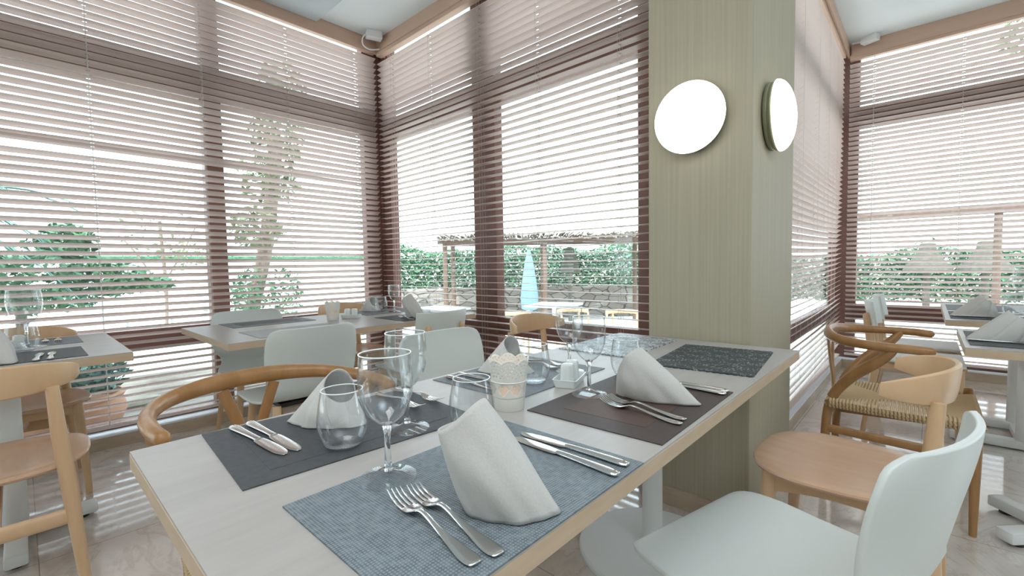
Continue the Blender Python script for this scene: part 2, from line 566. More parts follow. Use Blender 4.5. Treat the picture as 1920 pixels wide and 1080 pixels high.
# sill plinths: stone front with white ledge
def plinth(n, a, b, zt=0.085):
    m_ = MB(); m_.span((a[0], a[1], 0), (b[0], b[1], zt - 0.012))
    struct(m_, 'baseboard_' + n, 'stone_plinth', bevel=0.002)
    m_ = MB(); m_.span((a[0], a[1], zt - 0.012), (b[0], b[1], zt))
    struct(m_, 'sill_' + n, 'sill_white', bevel=0.003)
plinth('left', (-4.2, 3.632), (2.36, 3.84))
plinth('corner', (2.232, 0.92), (2.45, 3.632))
plinth('right', (2.62, 0.612), (5.57, 0.84))
plinth('far', (5.572, -4.2), (5.80, 0.84))

# windows: timber frame + glass pane
def window(name, axis, plane, rails, posts, u0, u1, d=0.07):
    """axis 'x': wall runs along X at y=plane; rails = [(z0,z1)], posts = [(u0,u1)]"""
    root = thing(name, None, None, kind='structure')
    m_ = MB()
    def bx(ua, ub, za, zb, dd):
        if axis == 'x': m_.span((ua, plane - dd / 2, za), (ub, plane + dd / 2, zb))
        else: m_.span((plane - dd / 2, ua, za), (plane + dd / 2, ub, zb))
    for z0, z1 in rails: bx(u0, u1, z0, z1, d)
    for a, b_ in posts: bx(a, b_, 0.085, ZC + 0.10, d + 0.012)
    m_.build('window_frame', 'frame_brown', root, smooth=False, bevel=0.004)
    zs = [r for r in rails]
    # inner casement beads round each light
    g = MB()
    def pane(ua, ub, za, zb):
        if axis == 'x': g.span((ua, plane - 0.002, za), (ub, plane + 0.002, zb))
        else: g.span((plane - 0.002, ua, za), (plane + 0.002, ub, zb))
    ps_ = sorted(posts)
    for i in range(len(ps_) - 1):
        for j in range(len(zs) - 1):
            pane(ps_[i][1] + 0.001, ps_[i + 1][0] - 0.001, zs[j][1] + 0.001, zs[j + 1][0] - 0.001)
    g.build('window_pane', 'window_glass', root, smooth=False)
    return root
window('window_1', 'x', 3.78, [(0.085, 0.125), (0.575, 0.695), (2.27, 2.49), (3.06, 3.15)], [(-4.2, -4.1), (-2.7, -2.58), (-0.9, -0.78), (0.92, 1.035), (2.15, 2.30)], -4.2, 2.3)
window('window_2', 'y', 2.36, [(0.085, 0.125), (0.575, 0.70), (2.24, 2.39), (3.06, 3.15)], [(0.93, 1.18), (2.275, 2.50), (3.60, 3.715)], 0.93, 3.7)
window('window_3', 'x', 0.712, [(0.085, 0.125), (0.50, 0.63), (2.37, 2.55), (3.08, 3.15)], [(2.622, 2.70), (5.555, 5.60)], 2.622, 5.6, 0.056)
window('window_4', 'y', 5.68, [(0.085, 0.125), (0.475, 0.63), (2.38, 2.56), (3.08, 3.15)], [(-4.2, -4.1), (-2.6, -2.4), (-1.0, -0.85), (0.52, 0.735)], -4.2, 0.7)
cp = MB(); cp.span((2.305, 3.72, 0.0), (2.43, 3.85, 3.15)); struct(cp, 'trim_5', 'frame_brown')

# ------------------------------------------------------------------ venetian blinds
PITCH = 0.0466
def blind(label, axis, plane, sgn, u0, u1, z0, z1, tilt, cords, lift=None, bow=None, flip=False):
    """axis 'x': slats run along X at y=plane; sgn = direction of the room (unit step along the other axis)"""
    root = thing('venetian_blind', label, 'blind', (0, 0, 0), 0, 'wooden venetian blinds')
    def P(u, s, z):   # s towards the room
        return (u, plane + sgn * s, z) if axis == 'x' else (plane + sgn * s, u, z)
    m_ = MB()
    us = [u0]
    for c in sorted(cords):
        if u0 + 0.02 < c < u1 - 0.02: us += [c - 0.009, c + 0.009]
    us.append(u1)
    hole = set(range(1, len(us) - 1, 2))
    # extra divisions so that slats can bow
    cols, holes = [us[0]], []
    for i in range(len(us) - 1):
        k_ = 1 if i in hole else 4
        for q in range(1, k_ + 1):
            cols.append(us[i] + (us[i + 1] - us[i]) * q / k_)
            holes.append(i in hole)
    prof = [(-0.025, -0.0012), (-0.003, 0.0012), (0.003, 0.0012), (0.025, -0.0012)]
    n = int((z1 - z0) / PITCH)
    rnd = random.Random(len(label))
    for i in range(n + 1):
        z = z0 + i * PITCH
        tl = (tilt(z) if callable(tilt) else tilt) + rnd.uniform(-0.02, 0.02)
        dz = lift(i, z) if lift else 0
        vsx, fsx = [], []
        for u in cols:
            zb = z + (bow(u, z) if bow else 0)
            if dz: zb += dz * max(0.0, (u1 - 0.1 - u) / (u1 - u0)) ** 0.5 if dz else 0
            for s_, h in prof:
                vsx.append(P(u, s_ * cos(tl) - h * sin(tl), zb + s_ * sin(tl) + h * cos(tl)))
        for a in range(len(cols) - 1):
            for b_ in range(3):
                if b_ == 1 and holes[a]: continue
                q = a * 4 + b_
                fsx.append((q, q + 1, q + 5, q + 4))
        m_.add(vsx, fsx)
    m_.build('slats', 'slat_wood', root, smooth=False, solid=0.0026)
    hr = MB()
    a, b_ = P(u0, -0.028, z1 + 0.035), P(u1, 0.028, z1 + 0.085)
    hr.span(a, b_)
    hr.build('headrail', 'pelmet_tan', root, smooth=False, bevel=0.003)
    br_ = MB()
    zb = z0 - 0.03
    br_.span(P(u0, -0.025, zb - 0.012), P(u1, 0.025, zb + 0.008))
    br_.build('bottom_rail', 'slat_wood', root, smooth=False, bevel=0.004)
    for c in cords:
        t = MB()
        for s_ in (-0.026, 0.026):
            t.tube([P(c, s_, zb), P(c, s_, z1 + 0.04)], 0.0009, 4)
        t.tube([P(c, 0.0, zb), P(c, 0.0, z1 + 0.04)], 0.0011, 4)
        for i in range(n + 1):
            tl = tilt(z0 + i * PITCH) if callable(tilt) else tilt
            z = z0 + i * PITCH + (bow(c, z0 + i * PITCH) if bow else 0)
            t.tube([P(c, -0.026 * cos(tl), z - 0.026 * sin(tl) - 0.003), P(c, 0.026 * cos(tl), z + 0.026 * sin(tl) - 0.003)], 0.0008, 3)
        t.build('ladder_cord', 'cord', root)
    return root
def lift_left(i, z):
    return 0.036 if i == LIFT_I else 0.0
LIFT_I = 35
blind('wide wooden blind over the left window wall, one slat pushed up', 'x', 3.668, -1, -1.7, 2.233, 0.16, 2.925, radians(27), [-1.37, -0.80, -0.235, 0.335, 0.905, 1.47, 2.04], lift=lift_left)
blind('wooden blind between the corner and the pillar, slats nearly level', 'y', 2.262, -1, 0.93, 3.638, 0.16, 2.90, lambda z: radians(2 + 16 * max(0.0, min(1.0, (z - 2.2) / 0.3))), [3.425, 2.90, 2.346, 1.824, 1.254])
def bow_right(u, z):
    t = max(0.0, (u - 3.0) / 2.5)
    return 0.07 * t * t * max(0.0, min(1.0, (1.9 - z) / 1.6))
blind('wooden blind seen edge on beside the pillar, slats curving up', 'x', 0.648, -1, 2.63, 5.50, 0.16, 2.98, radians(34), [2.99, 3.56, 4.13, 4.60, 5.06], bow=bow_right)
blind('wooden blind over the far right window with a white ledge below', 'y', 5.602, -1, -2.6, 0.598, 0.16, 2.97, radians(26), [0.41, -0.197, -0.80, -1.40, -2.0])

# ------------------------------------------------------------------ wall lamps and boxes
def wall_lamp(label, loc, M):
    root = thing('wall_lamp', label, 'lamp', loc, 0, 'round wall lamps on the pillar')
    def T(mb):
        mb.v = [tuple(M @ Vector(p)) for p in mb.v]
        return mb
    b_ = MB().lathe([(0.0, 0.0), (0.128, 0.0), (0.136, 0.006), (0.138, 0.014), (0.134, 0.018), (0.138, 0.022), (0.142, 0.030), (0.140, 0.036), (0.0, 0.036)], 48)
    T(b_).build('lamp_base', 'lamp_base', root)
    prof = [(0.1435 * cos(a), 0.036 + 0.058 * sin(a)) for a in [pi / 2 * i / 14 for i in range(14)]] + [(0.004, 0.094)]
    g = MB().lathe([(0.120, 0.034)] + prof, 48)
    T(g).build('lamp_shade', 'lamp_glass', root)
    return root
wall_lamp('round glowing lamp on the broad face of the pillar', (1.909, 0.728, 1.662), Matrix(((0, 0, -1), (1, 0, 0), (0, -1, 0))))
wall_lamp('round glowing lamp on the narrow face of the pillar, seen from its side', (2.155, 0.499, 1.672), Matrix(((1, 0, 0), (0, 0, -1), (0, 1, 0))))

def jbox(label, c, rz, cable):
    root = thing('junction_box', label, 'box', c, rz, None)
    MB().box((0, 0, -0.03), (0.13, 0.075, 0.06), None, 0.006).build('box_body', 'plastic_white', root)
    MB().tube(catmull(cable, 5), 0.006, 6).build('cable', 'plastic_white', root)
    return root
jbox('white plastic box with a looped cable in the ceiling corner above two blinds', (2.135, 3.50, 3.068), radians(-20), [(-0.06, 0, -0.03), (-0.09, 0.02, -0.06), (-0.08, 0.06, -0.10), (-0.02, 0.085, -0.115), (0.06, 0.08, -0.10)])
jbox('white plastic box at the ceiling beside the far right blind', (5.49, 0.44, ZC + 0.11), radians(70), [(0.05, 0, -0.03), (0.09, 0.02, -0.03), (0.12, 0.06, -0.035)])

# ------------------------------------------------------------------ tables
TZ = 0.749
def tabletop(root, x0, x1, y0, y1, th=0.032, edge='table_edge'):
    m_ = MB(); m_.span((x0 + 0.0008, y0 + 0.0008, TZ - 0.004), (x1 - 0.0008, y1 - 0.0008, TZ))
    m_.build('tabletop', 'table_laminate', root, smooth=False)
    m_ = MB(); m_.span((x0, y0, TZ - th), (x1, y1, TZ - 0.004))
    m_.build('edge_board', edge, root, smooth=False, bevel=0.001)
def disc_base(root, x, y, r=0.27):
    b_ = MB().lathe([(0.0, 0.0), (r, 0.0), (r, 0.012), (r - 0.006, 0.018), (0.05, 0.024), (0.0, 0.024)], 64, (x, y, 0))
    b_.build('base_plate', 'powder_white', root)
    MB().lathe([(0.0, 0.02), (0.036, 0.02), (0.036, 0.70), (0.0, 0.70)], 24, (x, y, 0)).build('column', 'powder_white', root)
    MB().box((x, y, 0.706), (0.36, 0.36, 0.018)).build('top_plate', 'powder_white', root, smooth=False)
def cross_base(root, x, y, la, lb, rot=0.0, r=0.036):
    R_ = Matrix.Rotation(rot, 3, 'Z')
    for i, (L, ax) in enumerate(((la, 0), (lb, 1))):
        sz = (L * 2, 0.062, 0.045) if ax == 0 else (0.062, L * 2, 0.045)
        MB().box((x, y, 0.035 + 0.001 * i), sz, R_, 0.008).build('foot_bar', 'powder_white', root)
        for sg in (-1, 1):
            d = R_ @ Vector((sg * (L - 0.05) if ax == 0 else 0, sg * (L - 0.05) if ax == 1 else 0, 0))
            MB().lathe([(0, 0), (0.022, 0), (0.022, 0.014), (0, 0.014)], 12, (x + d.x, y + d.y, 0)).build('glide', 'black_plastic', root)
    MB().lathe([(0.0, 0.05), (r, 0.05), (r, 0.70), (0.0, 0.70)], 24, (x, y, 0)).build('column', 'powder_white', root)
    MB().box((x, y, 0.706), (0.30, 0.30, 0.018)).build('top_plate', 'powder_white', root, smooth=False)

t1 = thing('dining_table', 'long pale wood table set for four in front, standing against the pillar', 'table', (1.0, 0.694, 0))
t1.location = (0, 0, 0)
tabletop(t1, 0.12, 1.895, 0.333, 1.057)
disc_base(t1, 1.555, 0.735)
disc_base(t1, 0.62, 0.70, 0.24)
t2 = thing('dining_table', 'pale wood table in the corner of the two window walls', 'table')
tabletop(t2, 0.607, 2.085, 2.252, 3.10)
cross_base(t2, 1.69, 2.68, 0.26, 0.28, 0, 0.033)
cross_base(t2, 0.93, 2.68, 0.22, 0.28, 0, 0.033)
t3 = thing('dining_table', 'pale wood table at the left edge with a white cross foot', 'table')
tabletop(t3, -0.75, 0.300, 2.362, 3.235, 0.036)
cross_base(t3, -0.055, 2.72, 0.245, 0.33, 0, 0.038)
t4 = thing('dining_table', 'small pale wood table at the right edge, nearer of the two there', 'table')
tabletop(t4, 2.31, 2.92, -0.72, -0.108)
cross_base(t4, 2.615, -0.41, 0.25, 0.25, radians(45), 0.036)
t5 = thing('dining_table', 'pale wood table at the far right on two white columns', 'table')
tabletop(t5, 3.29, 4.50, -0.76, -0.078)
for x in (3.73, 4.13):
    MB().lathe([(0.0, 0.05), (0.036, 0.05), (0.036, 0.72), (0.0, 0.72)], 24, (x, -0.42, 0)).build('column', 'powder_white', t5)
    MB().box((x, -0.40, 0.03), (0.07, 0.56, 0.045), None, 0.006).build('foot_bar', 'powder_white', t5)
    MB().box((x, -0.42, 0.706), (0.3, 0.4, 0.018)).build('top_plate', 'powder_white', t5, smooth=False)
MB().box((3.93, -0.42, 0.028), (0.36, 0.05, 0.04), None, 0.006).build('foot_bar', 'powder_white', t5)

# ------------------------------------------------------------------ chairs (local: seat centre over the origin, sitter faces +Y)
def oval(a_front, a_back, w, n=40, p=2.5, taper=0.0):
    out = []
    for i in range(n):
        t = 2 * pi * i / n
        c, s_ = cos(t), sin(t)
        x = w * math.copysign(abs(c) ** (2 / p), c)
        y = (a_front if s_ > 0 else a_back) * math.copysign(abs(s_) ** (2 / p), s_)
        x *= 1 + taper * y / a_front
        out.append((x, y))
    return out

def seat_slab(mb, outline, z, th, dish=0.01, rim=0.006):
    """rounded board with a slight dish"""
    n = len(outline)
    rs = []
    for k_, dz in ((0.94, -th), (0.985, -th * 0.75), (1.0, -th * 0.4), (0.992, -0.002), (0.97, 0.0), (0.8, -dish * 0.35), (0.55, -dish * 0.8), (0.25, -dish), (0.03, -dish)):
        rs.append([Vector((x * k_, y * k_, z + dz)) for x, y in outline])
    mb.rings(rs, True, (True, True))
    return mb

def band(mb, halfw, depth, z0, zf, hf, th, n=28, power=2.0, lean=0.0):
    """curved back band: plan arc with centre at -Y, height hf(t), centre z zf(t), t in -1..1"""
    rs = []
    for i in range(n + 1):
        t = -1 + 2 * i / n
        a = t * pi / 2 * 0.93
        x = halfw * sin(a) / sin(pi / 2 * 0.93)
        y = -depth * (cos(a) - cos(pi / 2 * 0.93))
        tx, ty = halfw * cos(a), depth * sin(a)
        L = sqrt(tx * tx + ty * ty) or 1
        nx, ny = ty / L, -tx / L
        h, zc = hf(t) / 2, z0 + zf(t)
        e_ = max(0.0, (abs(t) - 0.9) / 0.1)
        tt = th / 2 * sqrt(max(0.05, 1 - e_ * e_ * 0.9))
        r = []
        for q in range(12):
            an = 2 * pi * q / 12
            cu, su = cos(an), sin(an)
            ox = tt * math.copysign(abs(cu) ** 0.6, cu)
            oz = h * math.copysign(abs(su) ** 0.75, su)
            r.append(Vector((x + nx * ox, y + ny * ox + lean * oz, zc + oz)))
        rs.append(r)
    mb.rings(rs, True, (True, True))
    return mb

def make_elbow_chair(label, loc, rz):
    root = thing('wooden_chair', label, 'chair', loc, rz, 'blond wooden chairs with curved back bands')
    seat_slab(MB(), oval(0.225, 0.235, 0.232, 44, 2.7, 0.06), 0.460, 0.020, 0.012).build('seat', 'seat_beech', root)
    yb = -0.105
    b_ = band(MB(), 0.202, 0.155, 0.748, lambda t: -0.004 * t * t, lambda t: 0.036 + 0.066 * max(0.0, 1 - abs(t) ** 2.2), 0.020, 36, lean=-0.12)
    b_.v = [(x, y + yb, z) for x, y, z in b_.v]
    b_.build('back_band', 'pale_beech', root)
    for sg in (-1, 1):
        MB().tube([(sg * 0.196, 0.178, 0.0), (sg * 0.192, 0.172, 0.12), (sg * 0.180, 0.155, 0.35), (sg * 0.174, 0.15, 0.447)], [0.0125, 0.0155, 0.020, 0.021], 14).build('leg', 'pale_beech_upright', root)
        MB().tube([(sg * 0.190, -0.235, 0.0), (sg * 0.180, -0.222, 0.12), (sg * 0.160, -0.205, 0.40), (sg * 0.146, -0.203, 0.56), (sg * 0.137, -0.213, 0.715)], [0.0125, 0.016, 0.0215, 0.020, 0.016], 14).build('leg', 'pale_beech_upright', root)
        # deep side apron, arched
        a = MB()
        rs = []
        for i in range(9):
            t = i / 8
            y = 0.15 - 0.34 * t
            x = sg * (0.176 - 0.014 * t)
            zl = 0.385 + 0.022 * sin(pi * t)
            rs.append([Vector((x - 0.010, y, zl)), Vector((x + 0.010, y, zl)), Vector((x + 0.010, y, 0.443)), Vector((x - 0.010, y, 0.443))])
        a.rings(rs).build('apron', 'pale_beech', root, smooth=False)
    MB().box((0, 0.152, 0.418), (0.34, 0.018, 0.045)).build('apron', 'pale_beech', root, smooth=False)
    MB().tube([(-0.166, -0.208, 0.285), (0, -0.214, 0.288), (0.166, -0.208, 0.285)], 0.026, 12, flat=(0.45, 1)).build('stretcher', 'pale_beech', root)
    MB().tube([(0, -0.205, 0.288), (0, 0.0, 0.37), (0, 0.10, 0.437)], [0.010, 0.015, 0.013], 10).build('stretcher', 'seat_beech', root)
    return root

EL = 'blond wooden chair'
el0 = make_elbow_chair('blond wooden chair at the left edge with its curved back band towards us', (-0.082, 2.245, 0), 0)
dup(el0, 'blond wooden chair on the window side of the left table', (-0.012, 3.165, 0), pi)
dup(el0, 'blond wooden chair tucked behind the corner table at the window', (1.705, 3.215, 0), pi)
dup(el0, 'blond wooden chair between the wine glasses and the window beside the pillar', (1.90, 1.42, 0), pi)
dup(el0, 'blond wooden chair with a big smooth seat right of the pillar', (1.675, 0.18, 0), radians(-2))

def make_shell_chair(label, loc, rz):
    root = thing('shell_chair', label, 'chair', loc, rz, 'white plastic shell chairs')
    # profile: y, z of centre line; half width; side curl
    P_ = [(0.238, 0.432, 0.165, 0), (0.225, 0.446, 0.200, 0), (0.19, 0.454, 0.222, 0), (0.12, 0.455, 0.230, 0.002), (0.03, 0.448, 0.231, 0.006), (-0.06, 0.446, 0.226, 0.010),
          (-0.13, 0.452, 0.205, 0.014), (-0.172, 0.472, 0.180, 0.012), (-0.194, 0.505, 0.172, 0.008), (-0.208, 0.545, 0.196, 0.012), (-0.222, 0.59, 0.212, 0.028), (-0.236, 0.65, 0.218, 0.040),
          (-0.250, 0.71, 0.217, 0.046), (-0.259, 0.755, 0.212, 0.046), (-0.264, 0.788, 0.196, 0.044), (-0.266, 0.803, 0.16, 0.032)]
    dense = catmull([(a, b_, c) for a, b_, c, d in P_], 3)
    dd = catmull([(d, 0, 0) for a, b_, c, d in P_], 3)
    rs = []
    N = 16
    for i, q in enumerate(dense):
        y, z, w = q
        curl = dd[i].x
        nx = dense[min(i + 1, len(dense) - 1)] - dense[max(i - 1, 0)]
        t2 = Vector((nx.x, nx.y)).normalized()
        nrm = (t2.y, -t2.x)          # towards the sitter
        r = []
        for j in range(N + 1):
            u = -1 + 2 * j / N
            off = curl * abs(u) ** 2.2
            yy, zz = y - nrm[0] * 0 , z
            # sitter side of the sheet
            r.append(Vector((w * u, y + off * (1 if z > 0.52 else 0.25), z + off * (0.0 if z > 0.52 else 0.6))))
        rs.append(r)
    m_ = MB().rings(rs, closed=False)
    m_.build('shell', 'shell_white', root, solid=0.012, bevel=0.003)
    MB().box((0, -0.0, 0.425), (0.26, 0.24, 0.02), None, 0.004).build('seat_bracket', 'black_plastic', root)
    for sg in (-1, 1):
        MB().tube([(sg * 0.205, 0.185, 0.0), (sg * 0.185, 0.165, 0.2), (sg * 0.16, 0.135, 0.436)], [0.012, 0.016, 0.020], 12).build('leg', 'pale_beech_upright', root)
        MB().tube([(sg * 0.200, -0.255, 0.0), (sg * 0.180, -0.21, 0.2), (sg * 0.155, -0.145, 0.434)], [0.012, 0.016, 0.020], 12).build('leg', 'pale_beech_upright', root)
    return root
sh0 = make_shell_chair('white shell chair in front of the corner table with its back to us', (0.937, 2.36, 0), 0)
dup(sh0, 'white shell chair behind the left end of the corner table', (1.02, 3.11, 0), pi)
dup(sh0, 'white shell chair behind the candle lantern on the long table', (1.185, 1.27, 0), pi)
dup(sh0, 'large white shell chair in the bottom right corner', (1.035, 0.20, 0), radians(-14))

def make_ply_chair(label, loc, rz):
    root = thing('bentwood_chair', label, 'chair', loc, rz, 'white panel chairs on bent wood frames')
    MB().box((0, 0.0, 0.462), (0.42, 0.41, 0.016), None, 0.006).build('seat', 'shell_white', root)
    rs = []
    for i in range(13):
        x = -0.185 + 0.37 * i / 12
        y = -0.235 + 0.05 * (x / 0.185) ** 2
        rs.append([Vector((x, y - 0.028 * (z - 0.645) / 0.16, z)) for z in (0.645, 0.70, 0.76, 0.81)])
    MB().rings(rs, closed=False).build('backrest', 'shell_white', root, solid=0.012, bevel=0.002)
    for sg in (-1, 1):
        x = sg * 0.125
        path = [Vector((x, -0.240, 0.715)), Vector((x, -0.228, 0.62)), Vector((x, -0.218, 0.54))] + bez((x, -0.215, 0.51), (x, -0.21, 0.44), (x, -0.19, 0.425), (x, -0.12, 0.428), 8) + [Vector((x, 0.19, 0.432))]
        MB().tube(path, 0.024, 12, flat=(0.55, 1), roundcap=True).build('side_frame', 'pale_beech', root)
        MB().tube([(sg * 0.185, 0.185, 0.0), (sg * 0.175, 0.178, 0.44)], [0.014, 0.024], 12).build('leg', 'pale_beech_upright', root)
        MB().tube([(sg * 0.185, -0.245, 0.0), (sg * 0.165, -0.19, 0.43)], [0.014, 0.022], 12).build('leg', 'pale_beech_upright', root)
        MB().box((sg * 0.176, 0.0, 0.43), (0.018, 0.36, 0.046)).build('side_rail', 'pale_beech', root, smooth=False)
    MB().box((0, 0.18, 0.43), (0.34, 0.02, 0.046)).build('front_rail', 'pale_beech', root, smooth=False)
    return root
pc0 = make_ply_chair('white panel chair with two wooden pegs on its back, at the corner table', (1.69, 2.33, 0), 0)
dup(pc0, 'white panel chair in profile behind the wishbone armrests, nearer of the pair', (3.73, 0.03, 0), pi)
dup(pc0, 'white panel chair in profile nearest the far right window, farther of the pair', (4.33, 0.03, 0), pi)

def make_wishbone(label, loc, rz):
    root = thing('wishbone_chair', label, 'chair', loc, rz, 'oak wishbone chairs with paper cord seats')
    AZ = 0.712
    half = [(0.285, 0.09, AZ - 0.004), (0.292, 0.03, AZ), (0.288, -0.06, AZ + 0.001), (0.262, -0.15, AZ + 0.004), (0.205, -0.222, AZ + 0.010), (0.11, -0.262, AZ + 0.018), (0, -0.273, AZ + 0.021)]
    arm = catmull(half + [(-x, y, z) for x, y, z in reversed(half[:-1])], 5)
    n = len(arm)
    rad = [0.0175 + 0.002 * sin(pi * i / (n - 1)) for i in range(n)]
    MB().tube(arm, rad, 14, flat=(1.0, lambda t: 1.0 + 0.35 * math.exp(-((t - .5) / .16) ** 2)), roundcap=True).build('arm_rail', 'honey_oak', root)
    for sg in (-1, 1):
        rear = catmull([(sg * 0.180, -0.265, 0.0), (sg * 0.180, -0.262, 0.22), (sg * 0.182, -0.245, 0.42), (sg * 0.222, -0.17, 0.55), (sg * 0.272, -0.055, 0.66), (sg * 0.287, -0.015, 0.712)], 5)
        MB().tube(rear, [0.0135 + 0.0095 * sin(min(1.0, i / 18.0) * pi / 2) - (0.009 * max(0, (i - 18) / 7.0)) for i in range(len(rear))], 14).build('leg', 'honey_oak', root)
        MB().tube([(sg * 0.238, 0.225, 0.0), (sg * 0.238, 0.225, 0.2), (sg * 0.238, 0.225, 0.38), (sg * 0.238, 0.225, 0.468)], [0.012, 0.0165, 0.0205, 0.0185], 14, roundcap=False).build('leg', 'honey_oak', root)
        MB().lathe([(0.0185, 0.466), (0.017, 0.473), (0.011, 0.478), (0.0, 0.479)], 14, (sg * 0.238, 0.225, 0)).build('leg_cap', 'honey_oak', root)
        MB().tube([(sg * 0.185, -0.25, 0.300), (sg * 0.238, 0.222, 0.300)], 0.019, 10, flat=(0.5, 1)).build('stretcher', 'honey_oak', root)
        # wishbone splat: two thin branches from the seat to the rail
        yb = catmull([(sg * 0.012, -0.252, 0.425), (sg * 0.014, -0.256, 0.50), (sg * 0.035, -0.264, 0.59), (sg * 0.075, -0.268, 0.705)], 6)
        MB().tube(yb, [0.020] * 6 + [0.017] * (len(yb) - 6), 10, flat=(1.0, 0.4), up=(0, 1, 0)).build('splat', 'honey_oak', root)
    MB().tube([(-0.225, 0.225, 0.275), (0.225, 0.225, 0.275)], 0.019, 10, flat=(0.5, 1)).build('stretcher', 'honey_oak', root)
    MB().tube([(-0.17, -0.255, 0.34), (0.17, -0.255, 0.34)], 0.019, 10, flat=(0.5, 1)).build('stretcher', 'honey_oak', root)
    # paper cord seat: four woven triangles of cord over a frame
    A = [Vector((-0.205, -0.245, 0.440)), Vector((0.205, -0.245, 0.440)), Vector((0.262, 0.235, 0.446)), Vector((-0.262, 0.235, 0.446))]
    C_ = Vector((0, -0.01, 0.432))
    m_ = MB()
    for q in range(4):
        a, b_ = A[q], A[(q + 1) % 4]
        L = (b_ - a).length
        k_ = int(L / 0.0125)
        for i in range(k_):
            t = (i + 0.5) / k_
            e_ = a.lerp(b_, t)
            # cord runs from the edge inward to the diagonal
            lim = min(t, 1 - t) * 2
            inner = e_.lerp((a + b_) / 2 + (C_ - (a + b_) / 2) * lim + (e_ - (a + b_) / 2) * (1.0 - 0.0), 1.0)
            d = (C_ - (a + b_) / 2) * lim
            inner = e_ + d
            out = (e_ - C_); out.z = 0
            nrm = ((a + b_) / 2 - C_); nrm.z = 0; nrm.normalize()
            top = e_ + Vector((0, 0, 0.0))
            pts = [inner + Vector((0, 0, -0.003)), e_.lerp(inner, 0.5) + Vector((0, 0, 0.001)), e_ + Vector((0, 0, 0.004)), e_ + nrm * 0.010 + Vector((0, 0, -0.004)), e_ + nrm * 0.013 + Vector((0, 0, -0.017)), e_ + nrm * 0.008 + Vector((0, 0, -0.032))]
            m_.tube(pts, 0.0058, 6, caps=False)
    m_.build('cord_seat', 'paper_cord', root)
    sr = MB()
    for q in range(4):
        a, b_ = A[q], A[(q + 1) % 4]
        sr.tube([a + Vector((0, 0, -0.018)), b_ + Vector((0, 0, -0.018))], 0.013, 8)
    sr.build('seat_rail', 'honey_oak', root)
    return root
wb0 = make_wishbone('oak wishbone chair at the far side of the long table, behind the tumbler', (0.48, 1.315, 0), pi)
dup(wb0, 'oak wishbone chair on the right with its woven cord seat in view', (2.68, 0.072, 0), pi)

# ------------------------------------------------------------------ placemats
def mat_flat(label, pts, mat, z=TZ, group=None, patch=None, name='placemat'):
    """rectangular mat from its four corners (CCW in plan)"""
    cx = sum(p[0] for p in pts) / 4
    cy = sum(p[1] for p in pts) / 4
    m_ = MB().prism([(x - cx, y - cy) for x, y in pts], 0.0, 0.0022)
    if patch:
        root = thing(name, label, 'placemat', (cx, cy, z), 0, group)
        m_.build('mat_sheet', mat, root, smooth=False)
        for k_, (sx, sy, pmat) in enumerate(patch):
            q = MB().prism([((x - cx) * sx, (y - cy) * sy) for x, y in pts], 0.0023, 0.0026)
            q.build('woven_field', pmat, root, smooth=False)
        return root
    o = m_.build(name, mat, None, smooth=False, loc=(cx, cy, z))
    return tag(o, label, 'placemat', group)
def rect(cx, cy, w, d, rot=0.0):
    c, s_ = cos(rot), sin(rot)
    return [(cx + x * c - y * s_, cy + x * s_ + y * c) for x, y in ((-w / 2, -d / 2), (w / 2, -d / 2), (w / 2, d / 2), (-w / 2, d / 2))]
PGRP = 'placemats on the long table'
mat_flat('dark slate placemat under two knives and the front tumbler', rect(0.442, 0.876, 0.448, 0.316, radians(-4)), 'mat_slate', group=PGRP, patch=[(0.78, 0.72, 'mat_slate')])
mat_flat('light grey woven placemat nearest to us', rect(0.450, 0.487, 0.443, 0.31, 0), 'mat_grey_weave', group=PGRP)
mat_flat('dark brown placemat right of the candle lantern', rect(0.969, 0.500, 0.425, 0.312, radians(1)), 'mat_brown', group=PGRP, patch=[(0.72, 0.62, 'mat_brown_patch')])
mat_flat('slate grey textured placemat behind the candle lantern and the shaker tray', rect(1.000, 0.882, 0.42, 0.315, radians(1)), 'mat_grey_weave_dark' if False else 'mat_slate_light', group=PGRP)

def lace_mat(label, cx, cy, w, d, rot, mat):
    out = []
    def edge(p, q, n, teeth):
        for i in range(n):
            t = i / n
            x, y = p[0] + (q[0] - p[0]) * t, p[1] + (q[1] - p[1]) * t
            L = sqrt((q[0] - p[0]) ** 2 + (q[1] - p[1]) ** 2)
            nx, ny = (q[1] - p[1]) / L, -(q[0] - p[0]) / L
            o_ = teeth * (0.5 - 0.5 * cos(2 * pi * i / 4))
            out.append((x + nx * o_, y + ny * o_))
    a, b_ = w / 2, d / 2
    edge((-a, -b_), (a, -b_), 96, 0.002)
    edge((a, -b_), (a, b_), 64, 0.006)
    edge((a, b_), (-a, b_), 96, 0.002)
    edge((-a, b_), (-a, -b_), 64, 0.006)
    m_ = MB().prism(out, 0, 0.004)
    o = m_.build('lace_placemat', mat, None, smooth=False, loc=(cx, cy, TZ), rot=rot)
    return tag(o, label, 'placemat', PGRP)
# the toothed short edges run along the pillar face and the near long edge
lace_mat('dark lace placemat with toothed edges beside the pillar', 1.568, 0.522, 0.415, 0.298, radians(6), 'mat_lace_dark')
lace_mat('silvery lace placemat with toothed edges at the window end of the long table', 1.62, 0.90, 0.44, 0.29, radians(1), 'mat_lace_silver')

